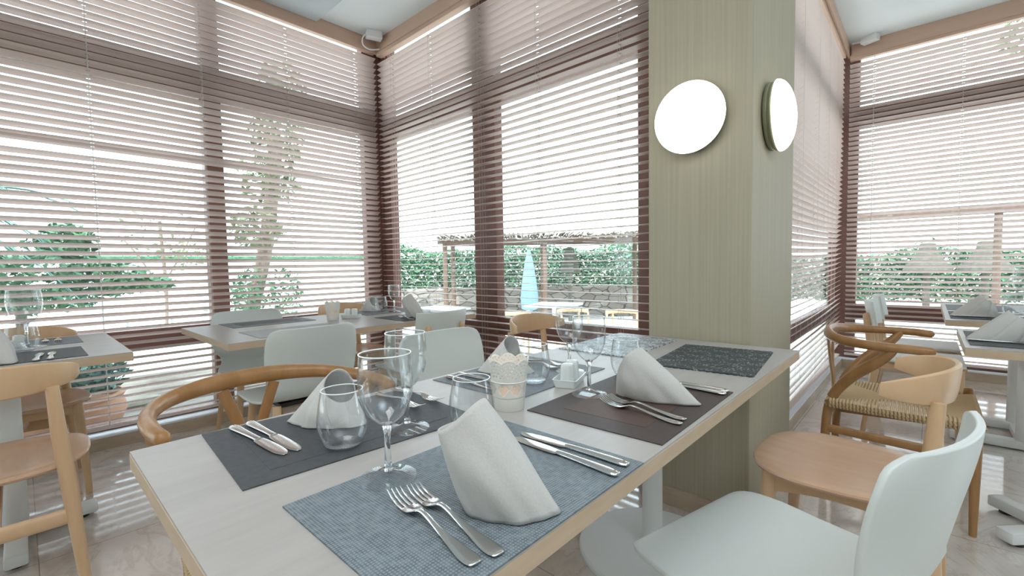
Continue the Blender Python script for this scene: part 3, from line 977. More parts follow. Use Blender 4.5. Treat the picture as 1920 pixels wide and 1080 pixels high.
G2 = 'placemats on the corner table'
mat_flat('slate placemat with a darker centre at the window side of the corner table', rect(1.02, 2.96, 0.46, 0.28, 0), 'mat_slate_light', group=G2, patch=[(0.74, 0.6, 'mat_slate')])
mat_flat('pale grey placemat at the near left of the corner table', rect(0.985, 2.46, 0.46, 0.31, 0), 'mat_pale_grey', group=G2)
mat_flat('dark slate placemat in front of the standing napkin on the corner table', rect(1.755, 2.45, 0.44, 0.33, 0), 'mat_slate', group=G2)
mat_flat('slate placemat under the tumbler by the window on the corner table', rect(1.80, 2.92, 0.44, 0.28, 0), 'mat_slate_light', group=G2)
G3 = 'placemats on the left table'
mat_flat('dark slate placemat on the near side of the left table', rect(-0.055, 2.565, 0.45, 0.315, 0), 'mat_slate', group=G3)
mat_flat('grey placemat under two forks on the far side of the left table', rect(-0.035, 3.03, 0.45, 0.30, 0), 'mat_slate_light', group=G3)
mat_flat('dark woven placemat on the small table at the right edge', rect(2.60, -0.31, 0.42, 0.30, 0) if False else rect(2.60, -0.275, 0.44, 0.30, 0), 'mat_slate', group='placemats on the right tables')
mat_flat('grey ribbed placemat on the near end of the far right table', rect(3.60, -0.25, 0.44, 0.30, 0), 'mat_slate', group='placemats on the right tables')
mat_flat('grey ribbed placemat on the window end of the far right table', rect(4.15, -0.25, 0.44, 0.30, 0), 'mat_slate_light', group='placemats on the right tables')

# ------------------------------------------------------------------ glasses
def make_wine_glass(label, loc, group='wine glasses', s_=1.0):
    root = thing('wine_glass', label, 'glass', loc, 0, group)
    foot = [(0.0, 0.0), (0.043, 0.0), (0.0435, 0.0012), (0.043, 0.0022), (0.030, 0.0045), (0.016, 0.0075), (0.0075, 0.012), (0.0, 0.0125)]
    MB().lathe(foot, 40).build('foot', 'drinking_glass', root)
    MB().lathe([(0.0, 0.0122), (0.0072, 0.0122), (0.0050, 0.022), (0.0045, 0.045), (0.0048, 0.068), (0.0072, 0.080), (0.010, 0.0845), (0.0, 0.087)], 20).build('stem', 'solid_glass', root)
    o_ = [(0.0100, 0.0848), (0.0185, 0.0905), (0.0275, 0.100), (0.0345, 0.113), (0.0390, 0.128), (0.0412, 0.145), (0.0412, 0.160), (0.0400, 0.176), (0.0385, 0.1925)]
    i_ = [(r - 0.0012, z + 0.0004) for r, z in reversed(o_)]
    i_[0] = (0.0375, 0.1930)
    MB().lathe(o_ + i_ + [(0.0, 0.0875)], 48, caps=(False, False)).build('bowl', 'drinking_glass', root)
    MB().lathe([(0.0391 - 0.0006 + 0.0011 * cos(a), 0.1930 + 0.0011 * sin(a)) for a in [2 * pi * k_ / 8 for k_ in range(8)]], 48, loop=True).build('rim', 'rim_glint', root)
    return root
def make_tumbler(label, loc, group='stemless tumblers'):
    root = thing('tumbler', label, 'glass', loc, 0, group)
    o_ = [(0.020, 0.0), (0.0265, 0.0015), (0.034, 0.009), (0.0405, 0.022), (0.0440, 0.037), (0.0447, 0.050), (0.0435, 0.065), (0.0408, 0.082), (0.0380, 0.096), (0.0362, 0.1055)]
    i_ = [(r - 0.0012, max(z, 0.006) if r > 0.03 else 0.006) for r, z in reversed(o_[2:])]
    MB().lathe([(0.0, 0.0)] + o_ + [(0.0350, 0.1062)] + i_[1:] + [(0.018, 0.0065), (0.0, 0.006)], 48, caps=(False, False)).build('bowl', 'drinking_glass', root)
    MB().lathe([(0.0356 + 0.0011 * cos(a), 0.1062 + 0.0011 * sin(a)) for a in [2 * pi * k_ / 8 for k_ in range(8)]], 48, loop=True).build('rim', 'rim_glint', root)
    MB().lathe([(0.0, 0.0004), (0.0255, 0.0012), (0.033, 0.0085), (0.030, 0.0075), (0.018, 0.0055), (0.0, 0.0052)], 40, caps=(False, False)).build('base', 'drinking_glass', root)
    return root
ZM = TZ + 0.0024
wg0 = make_wine_glass('wine glass nearest to us, its foot on the light grey mat', (0.370, 0.604, ZM))
dup(wg0, 'wine glass just behind the nearest one, on the slate mat', (0.512, 0.760, ZM), 0)
dup(wg0, 'wine glass beside the fork tips on the brown mat', (0.943, 0.611, ZM), 0)
dup(wg0, 'wine glass behind the shaker tray', (1.115, 0.792, ZM), 0)
dup(wg0, 'tall wine glass on the corner table in front of the window corner', (1.826, 2.832, ZM), 0, 'wine glasses on the tables behind')
dup(wg0, 'round wine glass on the left table by the shaker', (0.012, 2.86, ZM), 0, 'wine glasses on the tables behind').scale = (1.38, 1.38, 1.30)
dup(wg0, 'wine glass at the right edge on the far right table', (3.70, -0.40, ZM), 0, 'wine glasses on the tables behind').scale = (1.3, 1.3, 1.3)
tb0 = make_tumbler('tumbler in front of the left napkin on the slate mat', (0.385, 0.775, TZ + 0.0005))
dup(tb0, 'tumbler half hidden behind the nearest napkin', (0.585, 0.648, ZM), 0)
dup(tb0, 'tumbler right behind the candle lantern', (0.945, 0.790, ZM), 0)
dup(tb0, 'tumbler behind the napkin on the brown mat', (1.170, 0.632, ZM), 0)
dup(tb0, 'tumbler on the corner table by the window', (1.775, 2.925, ZM), 0, 'tumblers on the tables behind')
dup(tb0, 'tumbler behind the standing napkin on the corner table', (1.86, 2.52, ZM), 0, 'tumblers on the tables behind')
dup(tb0, 'tumbler on the left table in front of the round wine glass', (-0.002, 2.745, TZ + 0.0005), 0, 'tumblers on the tables behind').scale = (1.15, 1.15, 1.15)
dup(tb0, 'tumbler on the far right table beside its napkin', (3.54, -0.352, ZM), 0, 'tumblers on the tables behind').scale = (1.2, 1.2, 1.2)

# ------------------------------------------------------------------ napkins: cloth rolled into a leaning open tube that runs out into a flat tip
def napkin(label, o, tip, heel, rim, opening, r, w, group, seed=1, roll_tip=False):
    """o = plan offset added to tip / heel / rim; opening = direction the open end faces"""
    rnd = random.Random(seed)
    ph = [rnd.uniform(0, 6.28) for _ in range(4)]
    T = Vector((tip[0] + o[0], tip[1] + o[1], 0))
    Hh = Vector((heel[0] + o[0], heel[1] + o[1], 0))
    C0 = Vector((rim[0] + o[0], rim[1] + o[1], rim[2]))
    base = (T + Hh) / 2
    O = Vector(opening).normalized()
    e1 = (Vector((0, 0, 1)) - O * O.z).normalized()
    e2 = O.cross(e1).normalized()
    ax = (T - Hh).normalized()
    sd = Vector((-ax.y, ax.x, 0))
    if sd.dot(e2) < 0: sd = -sd
    half = (T - Hh).length / 2
    N, K = 64, 22
    rs = []
    for k_ in range(K + 1):
        t = k_ / K
        ring = []
        for j in range(N):
            a = 2 * pi * j / N
            ca, sa = cos(a), sin(a)
            b_ = base + ax * (half * ca) + sd * (w * math.copysign(abs(sa) ** 1.2, sa) * (1.0 - 0.15 * ca))
            tp = C0 + e1 * (r * ca) + e2 * (r * 0.96 * sa)
            tp += O * (0.004 * sin(2 * a + ph[0]))
            e_ = t ** 0.92
            p = b_.lerp(tp, e_)
            out = (sd * sa + ax * ca * 0.3)
            p += out * (0.011 * sin(pi * t))
            wr = (1 - t) * (0.0024 * sin(5 * a + ph[0] + 3 * t) + 0.0014 * sin(11 * a + ph[1])) + 0.0010 * sin(3 * a + 7 * t + ph[2])
            p += out * wr
            p.z = max(p.z, 0.0017)
            ring.append(p - base)
        rs.append(ring)
    m_ = MB().rings(rs, True, (False, False))
    # the loose end of the cloth lapped along the tube
    lap = []
    for k_ in range(K + 1):
        row = []
        for j in range(5):
            q = rs[k_][(N // 4 + 4 - j * 2) % N]
            c = sum(rs[k_], Vector()) / N
            d = (q - c); d.normalize()
            row.append(q + d * 0.0026)
        lap.append(row)
    m_.rings(lap, closed=False)
    ob = m_.build('napkin', 'napkin_cloth', None, solid=0.0026, loc=(base.x, base.y, ZM))
    return tag(ob, label, 'napkin', group)
NG = 'folded white napkins on the long table'
nB = dict(tip=(0.462, 0.346), heel=(0.396, 0.455), rim=(0.392, 0.452, 0.124), opening=(-0.13, 0.57, 0.79), r=0.037, w=0.040)
nA = dict(tip=(0.372, 0.990), heel=(0.470, 0.845), rim=(0.452, 0.915, 0.072), opening=(0.10, -0.93, 0.38), r=0.036, w=0.036)
nC = dict(tip=(1.027, 0.368), heel=(0.990, 0.560), rim=(0.982, 0.523, 0.101), opening=(-0.16, 0.67, 0.71), r=0.034, w=0.036)
nR = dict(tip=(0.0, 0.115), heel=(0.03, -0.075), rim=(0.025, -0.03, 0.092), opening=(0.10, -0.62, 0.75), r=0.037, w=0.045)
napkin('white napkin nearest to us, its smooth side facing us', (0, 0), group=NG, seed=3, **nB)
napkin('white napkin standing open behind the front tumbler', (0, 0), group=NG, seed=8, **nA)
napkin('white napkin on the brown mat with its tip towards the knives', (0, 0), group=NG, seed=5, **nC)
napkin('white napkin standing open behind the candle lantern', (0.562, 0.016), group=NG, seed=11, **nA)
NG2 = 'folded white napkins on the tables behind'
napkin('white napkin standing beside the forks on the corner table', (1.285, 2.005), group=NG2, seed=4, **nB)
napkin('white napkin by the tumbler at the back of the corner table', (1.325, 2.115), group=NG2, seed=6, **nA)
napkin('white napkin cut by the left edge on the left table', (-0.49, 2.055), group=NG2, seed=9, **nB)
napkin('white napkin lying low on the small table at the right edge', (2.555, -0.235), group=NG2, seed=12, **nR)
napkin('white napkin lying low on the far right table', (3.535, -0.215), group=NG2, seed=13, **nR)

# ------------------------------------------------------------------ cutlery (local: handle end at -Y, tip at +Y, lies on z=0)
def loft_bar(mb, st, n=10):
    """st = list of (y, halfwidth, halfthick, z)"""
    dense = catmull([(a, b_, c) for a, b_, c, d in st], 4)
    zz = catmull([(d, 0, 0) for a, b_, c, d in st], 4)
    rs = []
    for i, (y, w, t) in enumerate(dense):
        z = zz[i].x
        rs.append([Vector((w * cos(2 * pi * j / n), y, z + t * sin(2 * pi * j / n))) for j in range(n)])
    return mb.rings(rs)
def fork_mesh():
    m_ = MB()
    loft_bar(m_, [(-0.100, 0.002, 0.0008, 0.0035), (-0.098, 0.0075, 0.0016, 0.0034), (-0.088, 0.0105, 0.0020, 0.0030), (-0.07, 0.0095, 0.0021, 0.003), (-0.03, 0.0050, 0.0022, 0.006),
                  (0.005, 0.0034, 0.0022, 0.011), (0.022, 0.0038, 0.0021, 0.0115), (0.032, 0.0085, 0.0018, 0.0085), (0.042, 0.0120, 0.0014, 0.0055), (0.055, 0.0125, 0.0012, 0.004)], 10)
    for k_ in range(4):
        x = (-1.5 + k_) * 0.0064
        m_.tube([(x, 0.052, 0.0042), (x, 0.068, 0.0040), (x, 0.085, 0.0070), (x * 0.97, 0.099, 0.0125)], [0.0022, 0.0019, 0.0016, 0.0009], 6, flat=(1, 0.7))
    return m_
def knife_parts():
    h = MB()
    loft_bar(h, [(-0.108, 0.002, 0.001, 0.0045), (-0.106, 0.0075, 0.0030, 0.0045), (-0.095, 0.0100, 0.0042, 0.0045), (-0.06, 0.0085, 0.0042, 0.0045), (-0.02, 0.0068, 0.0040, 0.0045), (0.004, 0.0066, 0.0036, 0.0045), (0.012, 0.0078, 0.0030, 0.0045)], 12)
    b_ = MB()
    loft_bar(b_, [(0.010, 0.0072, 0.0016, 0.0042), (0.016, 0.0100, 0.0012, 0.004), (0.04, 0.0115, 0.0011, 0.0036), (0.075, 0.0118, 0.0010, 0.003), (0.10, 0.0100, 0.0009, 0.0024), (0.113, 0.0055, 0.0008, 0.002), (0.117, 0.001, 0.0005, 0.002)], 10)
    return h, b_
FK = None
def fork(label, loc, rz, group):
    global FK
    if FK is None:
        FK = fork_mesh().build('fork', 'steel', None, loc=loc, rot=rz)
        return tag(FK, label, 'fork', group)
    o = FK.copy()
    COL.objects.link(o)
    o.location = loc
    o.rotation_euler = (0, 0, rz)
    return tag(o, label, 'fork', group)
KN = None
def knife(label, loc, rz, group):
    global KN
    if KN is None:
        KN = thing('table_knife', label, 'knife', loc, rz, group)
        h, b_ = knife_parts()
        h.build('handle', 'steel', KN)
        b_.build('blade', 'steel', KN)
        return KN
    return dup(KN, label, loc, rz, group)
def lay(fn, label, hx, hy, tx, ty, group, z=ZM, L=0.1):
    """from handle end (hx,hy) towards the tip (tx,ty)"""
    a = math.atan2(ty - hy, tx - hx) - pi / 2
    d = Vector((tx - hx, ty - hy, 0)).normalized()
    return fn(label, (hx + d.x * L, hy + d.y * L, z), a, group)
CG = 'cutlery on the long table'
lay(knife, 'left of the two broad knives on the slate mat', 0.281, 1.030, 0.300, 0.80, CG)
lay(knife, 'right of the two broad knives on the slate mat', 0.312, 1.030, 0.322, 0.80, CG)
lay(fork, 'fork behind the wine glasses on the slate mat, nearer the window', 0.655, 1.035, 0.660, 0.85, CG)
lay(fork, 'fork behind the wine glasses on the slate mat, nearer the glasses', 0.605, 1.03, 0.600, 0.84, CG)
lay(fork, 'left of the two forks nearest to us', 0.318, 0.350, 0.345, 0.56, CG)
lay(fork, 'right of the two forks nearest to us, beside the napkin', 0.346, 0.342, 0.371, 0.55, CG)
lay(knife, 'knife on the light grey mat, closer to the napkin', 0.600, 0.345, 0.612, 0.56, CG)
lay(knife, 'knife on the light grey mat, closer to the candle lantern', 0.640, 0.350, 0.637, 0.56, CG)
lay(fork, 'fork with long gold-lit handle on the brown mat, nearer to us', 0.876, 0.352, 0.906, 0.56, CG)
lay(fork, 'fork on the brown mat, closer to the napkin', 0.906, 0.356, 0.938, 0.56, CG)
lay(knife, 'knife on the brown mat, closer to the napkin', 1.143, 0.360, 1.152, 0.57, CG)
lay(knife, 'knife on the brown mat, closer to the dark lace mat', 1.170, 0.362, 1.177, 0.57, CG)
lay(knife, 'knife left of the candle lantern on the textured slate mat, at its edge', 0.828, 1.015, 0.822, 0.80, CG)
lay(knife, 'knife left of the candle lantern on the textured slate mat, inner one', 0.873, 1.018, 0.873, 0.80, CG)
lay(fork, 'fork behind the tumbler on the textured slate mat', 1.150, 1.02, 1.150, 0.85, CG)
lay(fork, 'fork near the wine glass on the textured slate mat', 1.115, 1.015, 1.110, 0.85, CG)
CG2 = 'cutlery on the tables behind'
lay(fork, 'fork left of the standing napkin on the corner table', 1.612, 2.30, 1.645, 2.50, CG2)
lay(fork, 'fork touching the standing napkin on the corner table', 1.655, 2.295, 1.685, 2.50, CG2)
lay(knife, 'knife at the front of the left table, nearer its edge napkin', 0.028, 2.405, 0.045, 2.60, CG2)
lay(knife, 'knife at the front of the left table, farther from the napkin', 0.066, 2.405, 0.078, 2.60, CG2)
lay(fork, 'fork on the grey mat of the left table, left of the two', 0.075, 3.17, 0.070, 2.98, CG2)
lay(fork, 'fork on the grey mat of the left table, right of the two', 0.115, 3.17, 0.113, 2.98, CG2)
lay(knife, 'knife under the napkin on the small table at the right edge', 2.50, -0.13, 2.50, -0.33, CG2)
lay(knife, 'knife under the napkin on the far right table', 3.50, -0.11, 3.50, -0.31, CG2)

# ------------------------------------------------------------------ candle lanterns, shaker trays
def make_lantern(label, loc):
    root = thing('candle_lantern', label, 'candle holder', loc, 0, 'white pierced candle lanterns')
    N, H = 120, 0.118
    r_at = lambda z: 0.0335 + 0.0125 * (z / H)
    # upper lace with a scalloped edge and pierced rows
    m_ = MB()
    rows = 34
    zs = [0.030 + (H - 0.030) * i / rows for i in range(rows + 1)]
    def top_of(j):
        return H - 0.010 + 0.010 * abs(cos(pi * j / 15)) ** 0.7
    for i, z in enumerate(zs):
        for j in range(N):
            a = 2 * pi * j / N
            zz = 0.030 + (top_of(j) - 0.030) * i / rows
            r = r_at(zz)
            m_.v.append((r * cos(a), r * sin(a), zz))
    for i in range(rows):
        for j in range(N):
            zrel = i / rows
            hole = False
            if 0.50 < zrel < 0.97:            # fine lace
                hole = ((i % 3 == 1) and ((j + (i // 3) * 2) % 4 == 1))
            elif 0.06 < zrel < 0.42:          # flower ornament
                ph = (j % 15) - 7
                q = (i - rows * 0.24)
                d = abs(ph) + abs(q) * 0.9
                hole = (d < 7.2) and ((abs(ph) + i) % 2 == 0) and d > 0.4
            if hole: continue
            k_ = (j + 1) % N
            m_.f.append((i * N + j, i * N + k_, (i + 1) * N + k_, (i + 1) * N + j))
    m_.build('pierced_wall', 'lantern_white', root, solid=0.0016, offset=-1)
    MB().lathe([(0.0, 0.0), (0.0325, 0.0), (0.0338, 0.002), (r_at(0.0302), 0.0302), (r_at(0.03) - 0.0016, 0.0302), (0.0318, 0.003), (0.0, 0.003)], 60, caps=(False, False)).build('pot', 'lantern_white', root)
    MB().lathe([(r_at(0.066) + 0.0014 * cos(a), 0.066 + 0.0014 * sin(a)) for a in [2 * pi * q / 8 for q in range(8)]], 60, loop=True).build('ring', 'lantern_white', root)
    tl = MB().lathe([(0.0, 0.0032), (0.018, 0.0032), (0.018, 0.016), (0.0, 0.016)], 24).build('tealight', 'wax', root)
    MB().lathe([(0.0006, 0.017), (0.0035, 0.022), (0.0042, 0.027), (0.0025, 0.035), (0.0002, 0.043)], 12).build('flame', 'flame', tl)
    return root
ln0 = make_lantern('white pierced candle lantern with a lit tealight on the long table', (0.743, 0.696, TZ))
dup(ln0, 'white pierced candle lantern on the corner table', (1.318, 2.735, TZ), 0.4)

def make_tray(label, loc, rz, size=(0.118, 0.066)):
    root = thing('shaker_tray', label, 'tray', loc, rz, 'white trays for the shakers')
    w, d = size
    rs = []
    def rr(sw, sd, z, r=0.006):
        out = []
        for cx, cy, a0 in ((sw / 2 - r, sd / 2 - r, 0), (-sw / 2 + r, sd / 2 - r, pi / 2), (-sw / 2 + r, -sd / 2 + r, pi), (sw / 2 - r, -sd / 2 + r, 1.5 * pi)):
            for q in range(5):
                a = a0 + pi / 2 * q / 4
                out.append(Vector((cx + r * cos(a), cy + r * sin(a), z)))
        return out
    rs = [rr(w - 0.016, d - 0.016, 0.0), rr(w - 0.012, d - 0.012, 0.001), rr(w, d, 0.022), rr(w - 0.004, d - 0.004, 0.0225), rr(w - 0.016, d - 0.016, 0.006)]
    o = MB().rings(rs).build('tray_dish', 'porcelain', root)
    return root
def make_shaker(label, loc, rz):
    N = 28
    rs = []
    for z, k_ in ((0.0, 0.90), (0.002, 0.96), (0.010, 1.0), (0.035, 0.97), (0.046, 0.93), (0.052, 0.82), (0.0545, 0.6), (0.055, 0.3)):
        r = []
        for j in range(N):
            a = 2 * pi * j / N
            c, s_ = cos(a), sin(a)
            r.append(Vector((0.0185 * k_ * math.copysign(abs(c) ** 0.6, c), 0.0185 * k_ * math.copysign(abs(s_) ** 0.6, s_), z)))
        rs.append(r)
    root = thing('shaker', label, 'shaker', loc, rz, 'white salt and pepper shakers')
    MB().rings(rs).build('shaker_body', 'porcelain', root)
    hol = MB()
    for k_ in range(3):
        a = 2 * pi * k_ / 3
        hol.lathe([(0, 0.0549), (0.0011, 0.0549), (0.0011, 0.0552), (0, 0.0552)], 8, (0.005 * cos(a), 0.005 * sin(a), 0))
    hol.build('pour_hole', 'black_plastic', root)
    return root
tr0 = make_tray('white tray with two shakers on the long table', (1.003, 0.712, TZ), radians(20))
dup(tr0, 'white tray with two shakers on the corner table', (1.445, 2.745, TZ), radians(-48))
def on_tray(cx, cy, rz, d):
    return (cx + d * cos(rz), cy + d * sin(rz), TZ + 0.0062)
sk0 = make_shaker('nearer white shaker in the tray on the long table', on_tray(1.003, 0.712, radians(20), -0.023), radians(20))
dup(sk0, 'farther white shaker in the tray on the long table', on_tray(1.003, 0.712, radians(20), 0.023), radians(20))
dup(sk0, 'left white shaker in the tray on the corner table', on_tray(1.445, 2.745, radians(-48), -0.023), radians(-48))
dup(sk0, 'right white shaker in the tray on the corner table', on_tray(1.445, 2.745, radians(-48), 0.023), radians(-48))
dup(sk0, 'white shaker among the glasses on the left table', (-0.012, 2.93, TZ + 0.0003), radians(20))

# ================================================================== GARDEN (terrace 0.35 m below the dining room)
GZ = -0.36
g = MB(); g.prism([(-60, -60), (90, -60), (90, 90), (-60, 90)], GZ - 0.1, GZ)
struct(g, 'ground', 'paving_pale')
g = MB(); g.prism([(-12, 3.86), (2.2, 3.86), (2.2, 6.3), (-12, 6.3)], GZ, -0.06)
struct(g, 'terrace_paving', 'paving_mottled')

def leaf_cloud(mb, pts_fn, n, size, seed, flat=False):
    rnd = random.Random(seed)
    for _ in range(n):
        p = Vector(pts_fn(rnd))
        s_ = size * rnd.uniform(0.6, 1.3)
        a, b_ = rnd.uniform(0, 2 * pi), rnd.uniform(-0.9, 0.9)
        d = Vector((cos(a) * cos(b_), sin(a) * cos(b_), sin(b_)))
        w = d.cross(Vector((rnd.uniform(-1, 1), rnd.uniform(-1, 1), rnd.uniform(-1, 1)))).normalized()
        nrm = d.cross(w)
        mb.add([p - d * s_, p + w * s_ * 0.42 + nrm * s_ * 0.10, p + d * s_, p - w * s_ * 0.42 + nrm * s_ * 0.10], [(0, 1, 2, 3)])
    return mb

def hedge(label, a, b, depth, z0, z1, n, seed, glints=0, group=None, dens=1.0):
    """clipped hedge from a to b"""
    A_, B_ = Vector((a[0], a[1], 0)), Vector((b[0], b[1], 0))
    L = (B_ - A_).length
    t_ = (B_ - A_).normalized()
    nr = Vector((-t_.y, t_.x, 0))
    root = thing('hedge', label, 'hedge', (0, 0, 0), 0, group)
    def pt(r):
        u = r.uniform(0, L)
        side = r.random()
        h = z1 + 0.10 * sin(u * 1.7) + 0.06 * sin(u * 4.1 + 1)
        if side < 0.68:
            v, z = depth / 2 + r.gauss(0, 0.05), r.uniform(z0, h)
        else:
            v, z = r.uniform(-depth / 2, depth / 2), h + r.gauss(0, 0.05)
        p = A_ + t_ * u + nr * v
        return (p.x, p.y, z)
    leaf_cloud(MB(), pt, n, 0.065, seed).build('foliage', 'foliage', root, smooth=False)
    core = MB()
    c = (A_ + B_) / 2
    ang = math.atan2(t_.y, t_.x)
    core.box((c.x, c.y, (z0 + z1) / 2 - 0.03), (L, depth * 0.5, z1 - z0 - 0.16), Matrix.Rotation(ang, 3, 'Z'))
    core.build('inner_twigs', 'foliage', root, smooth=False)
    if glints:
        leaf_cloud(MB(), pt, glints, 0.045, seed + 1).build('leaf_glint', 'leaf_glint', root, smooth=False)  # pale leaves standing in for sunlit ones
    return root

# behind the corner window: stone wall, hedge on top of it, thatched pergola in front
hedge('green flecked hedge above the stone wall', (12.9, 5.5), (7.4, 11.5), 0.9, 0.35, 1.50, 12000, 3, 6500)
w_ = MB()
A_, B_ = Vector((12.2, 5.0, 0)), Vector((6.7, 11.0, 0))
t_ = (B_ - A_).normalized()
ang = math.atan2(t_.y, t_.x)
w_.box(((A_ + B_) / 2 + Vector((0, 0, (GZ + 0.42) / 2))), ((B_ - A_).length, 0.4, 0.42 - GZ), Matrix.Rotation(ang, 3, 'Z'))
w_.box(((A_ + B_) / 2 + Vector((0, 0, 0.435))), ((B_ - A_).length, 0.46, 0.05), Matrix.Rotation(ang, 3, 'Z'))
tag(w_.build('stone_wall', 'dry_stone', None, smooth=False), 'low dry stone wall under the hedge', 'wall')

def pergola(label, a, b, depth, zt, posts, seed):
    root = thing('pergola', label, 'pergola', (0, 0, 0), 0)
    A_, B_ = Vector((a[0], a[1], 0)), Vector((b[0], b[1], 0))
    L = (B_ - A_).length
    t_ = (B_ - A_).normalized()
    nr = Vector((-t_.y, t_.x, 0))
    R_ = Matrix.Rotation(math.atan2(t_.y, t_.x), 3, 'Z')
    r = MB()
    rnd = random.Random(seed)
    for i in range(330):
        u = L * i / 330
        p = A_ + t_ * u
        r.tube([p - nr * (depth / 2 + rnd.uniform(0, .12)) + Vector((0, 0, zt + rnd.uniform(-.05, .10))), p + nr * (depth / 2 + rnd.uniform(0, .12)) + Vector((0, 0, zt + rnd.uniform(-.05, .10)))], 0.02, 4)
    r.build('thatch_roof', 'thatch', root)
    bm_ = MB()
    for sg in (-1, 1):
        bm_.box((A_ + B_) / 2 + nr * sg * depth * 0.4 + Vector((0, 0, zt - 0.08)), (L, 0.08, 0.09), R_)
    bm_.build('beam', 'garden_post', root, smooth=False)
    for u in posts:
        for sg in (-1, 1):
            p = A_ + t_ * (u * L) + nr * sg * depth * 0.4
            MB().tube([(p.x, p.y, GZ), (p.x, p.y, zt - 0.06)], 0.055, 8).build('post', 'garden_post', root)
    return root
pergola('thatched pergola on posts in front of the flecked hedge', (10.6, 4.6), (7.0, 8.7), 1.5, 1.70, (0.12, 0.55, 0.97), 5)

# far side: hedge and pergola beyond the far right window
hedge('leafy hedge outside the far right window', (15.5, -4.5), (13.2, 4.0), 0.9, 0.1, 1.14, 11000, 17, 7500)
lw = MB(); lw.span((12.3, -5.0, GZ), (12.5, 3.6, 0.02))
tag(lw.build('kerb_wall', 'sill_white', None, smooth=False), 'white kerb wall below the hedge outside the far right window', 'wall')
pg = thing('pergola', 'brown timber beam on a slim post outside the far right window', 'pergola')
MB().span((10.6, -4.2, 1.78), (10.75, 1.6, 1.93)).build('beam', 'garden_post', pg, smooth=False)
MB().tube([(10.67, -0.83, GZ), (10.67, -0.83, 1.78)], 0.05, 8).build('post', 'garden_post', pg)
MB().tube([(10.67, 1.3, GZ), (10.67, 1.3, 1.78)], 0.05, 8).build('post', 'garden_post', pg)
for k_, (x, y, lab) in enumerate(((13.0, 0.0, 'grey bell-shaped garden lantern on a post above the far right hedge, left of the two'), (13.0, -0.86, 'grey bell-shaped garden lantern on a post above the far right hedge, right of the two'))):
    bl_ = MB().lathe([(0.0, GZ), (0.06, GZ), (0.06, 0.84), (0.40, 0.82), (0.37, 0.90), (0.27, 1.02), (0.19, 1.16), (0.14, 1.28), (0.13, 1.37), (0.08, 1.40), (0.0, 1.40)], 20, (x, y, 0))
    tag(bl_.build('garden_lantern', 'lantern_grey', None), lab, 'garden lantern', 'bell-shaped garden lanterns')
bl_ = MB().lathe([(0.0, GZ), (0.05, GZ), (0.05, 0.87), (0.26, 0.85), (0.24, 0.95), (0.19, 1.12), (0.13, 1.32), (0.10, 1.46), (0.05, 1.50), (0.0, 1.50)], 20, (9.35, 6.60, 0))
tag(bl_.build('garden_lantern', 'lantern_grey', None), 'grey cone-shaped garden lantern on a post in the hedge behind the corner window', 'garden lantern')

# closed pale blue parasol
pr = thing('parasol', 'closed pale blue parasol in front of the hedge', 'parasol', (7.3, 6.2, GZ))
MB().tube([(0, 0, 0), (0, 0, 1.75)], 0.025, 8).build('pole', 'sill_white', pr)
MB().lathe([(0.05, 0.45), (0.17, 0.50), (0.19, 0.75), (0.15, 1.1), (0.09, 1.5), (0.03, 1.75), (0.0, 1.76)], 14).build('canopy', 'parasol_cloth', pr)

# garden tables and chairs behind the corner window
def garden_table(label, loc, rz=0):
    root = thing('garden_table', label, 'table', loc, rz, 'garden tables')
    MB().box((0, 0, 0.73), (0.8, 0.8, 0.035), None, 0.006).build('tabletop', 'garden_table_blue', root, smooth=False)
    MB().tube([(0, 0, 0.02), (0, 0, 0.715)], 0.035, 10).build('column', 'powder_white', root)
    MB().lathe([(0, 0), (0.25, 0), (0.24, 0.02), (0, 0.025)], 24).build('base_plate', 'powder_white', root)
    return root
def garden_chair(label, loc, rz=0):
    root = thing('garden_chair', label, 'chair', loc, rz, 'garden chairs')
    MB().box((0, 0, 0.42), (0.46, 0.44, 0.03), None, 0.008).build('seat', 'garden_chair_wood', root, smooth=False)
    b_ = band(MB(), 0.25, 0.30, 0.70, lambda t: 0.0, lambda t: 0.06, 0.03, 20)
    b_.build('arm_band', 'garden_chair_wood', root)
    for sx in (-1, 1):
        MB().tube([(sx * 0.21, 0.18, 0), (sx * 0.22, 0.05, 0.69)], 0.016, 8).build('leg', 'garden_chair_wood', root)
        MB().tube([(sx * 0.20, -0.22, 0), (sx * 0.18, -0.20, 0.69)], 0.016, 8).build('leg', 'garden_chair_wood', root)
    return root
gt0 = garden_table('pale garden table outside, seen between the mullion and the pillar', (6.25, 4.75, GZ), 0.3)
dup(gt0, 'pale garden table outside, seen left of the window mullion', (4.6, 5.9, GZ), 0.2)
gc0 = garden_chair('wooden garden chair outside behind the front wine glasses, right of the pale table', (5.75, 4.0, GZ), 2.6)
dup(gc0, 'wooden garden chair outside left of the front wine glasses', (5.2, 4.75, GZ), -1.0)
dup(gc0, 'wooden garden chair outside close to the pillar', (6.0, 3.3, GZ), 1.9)

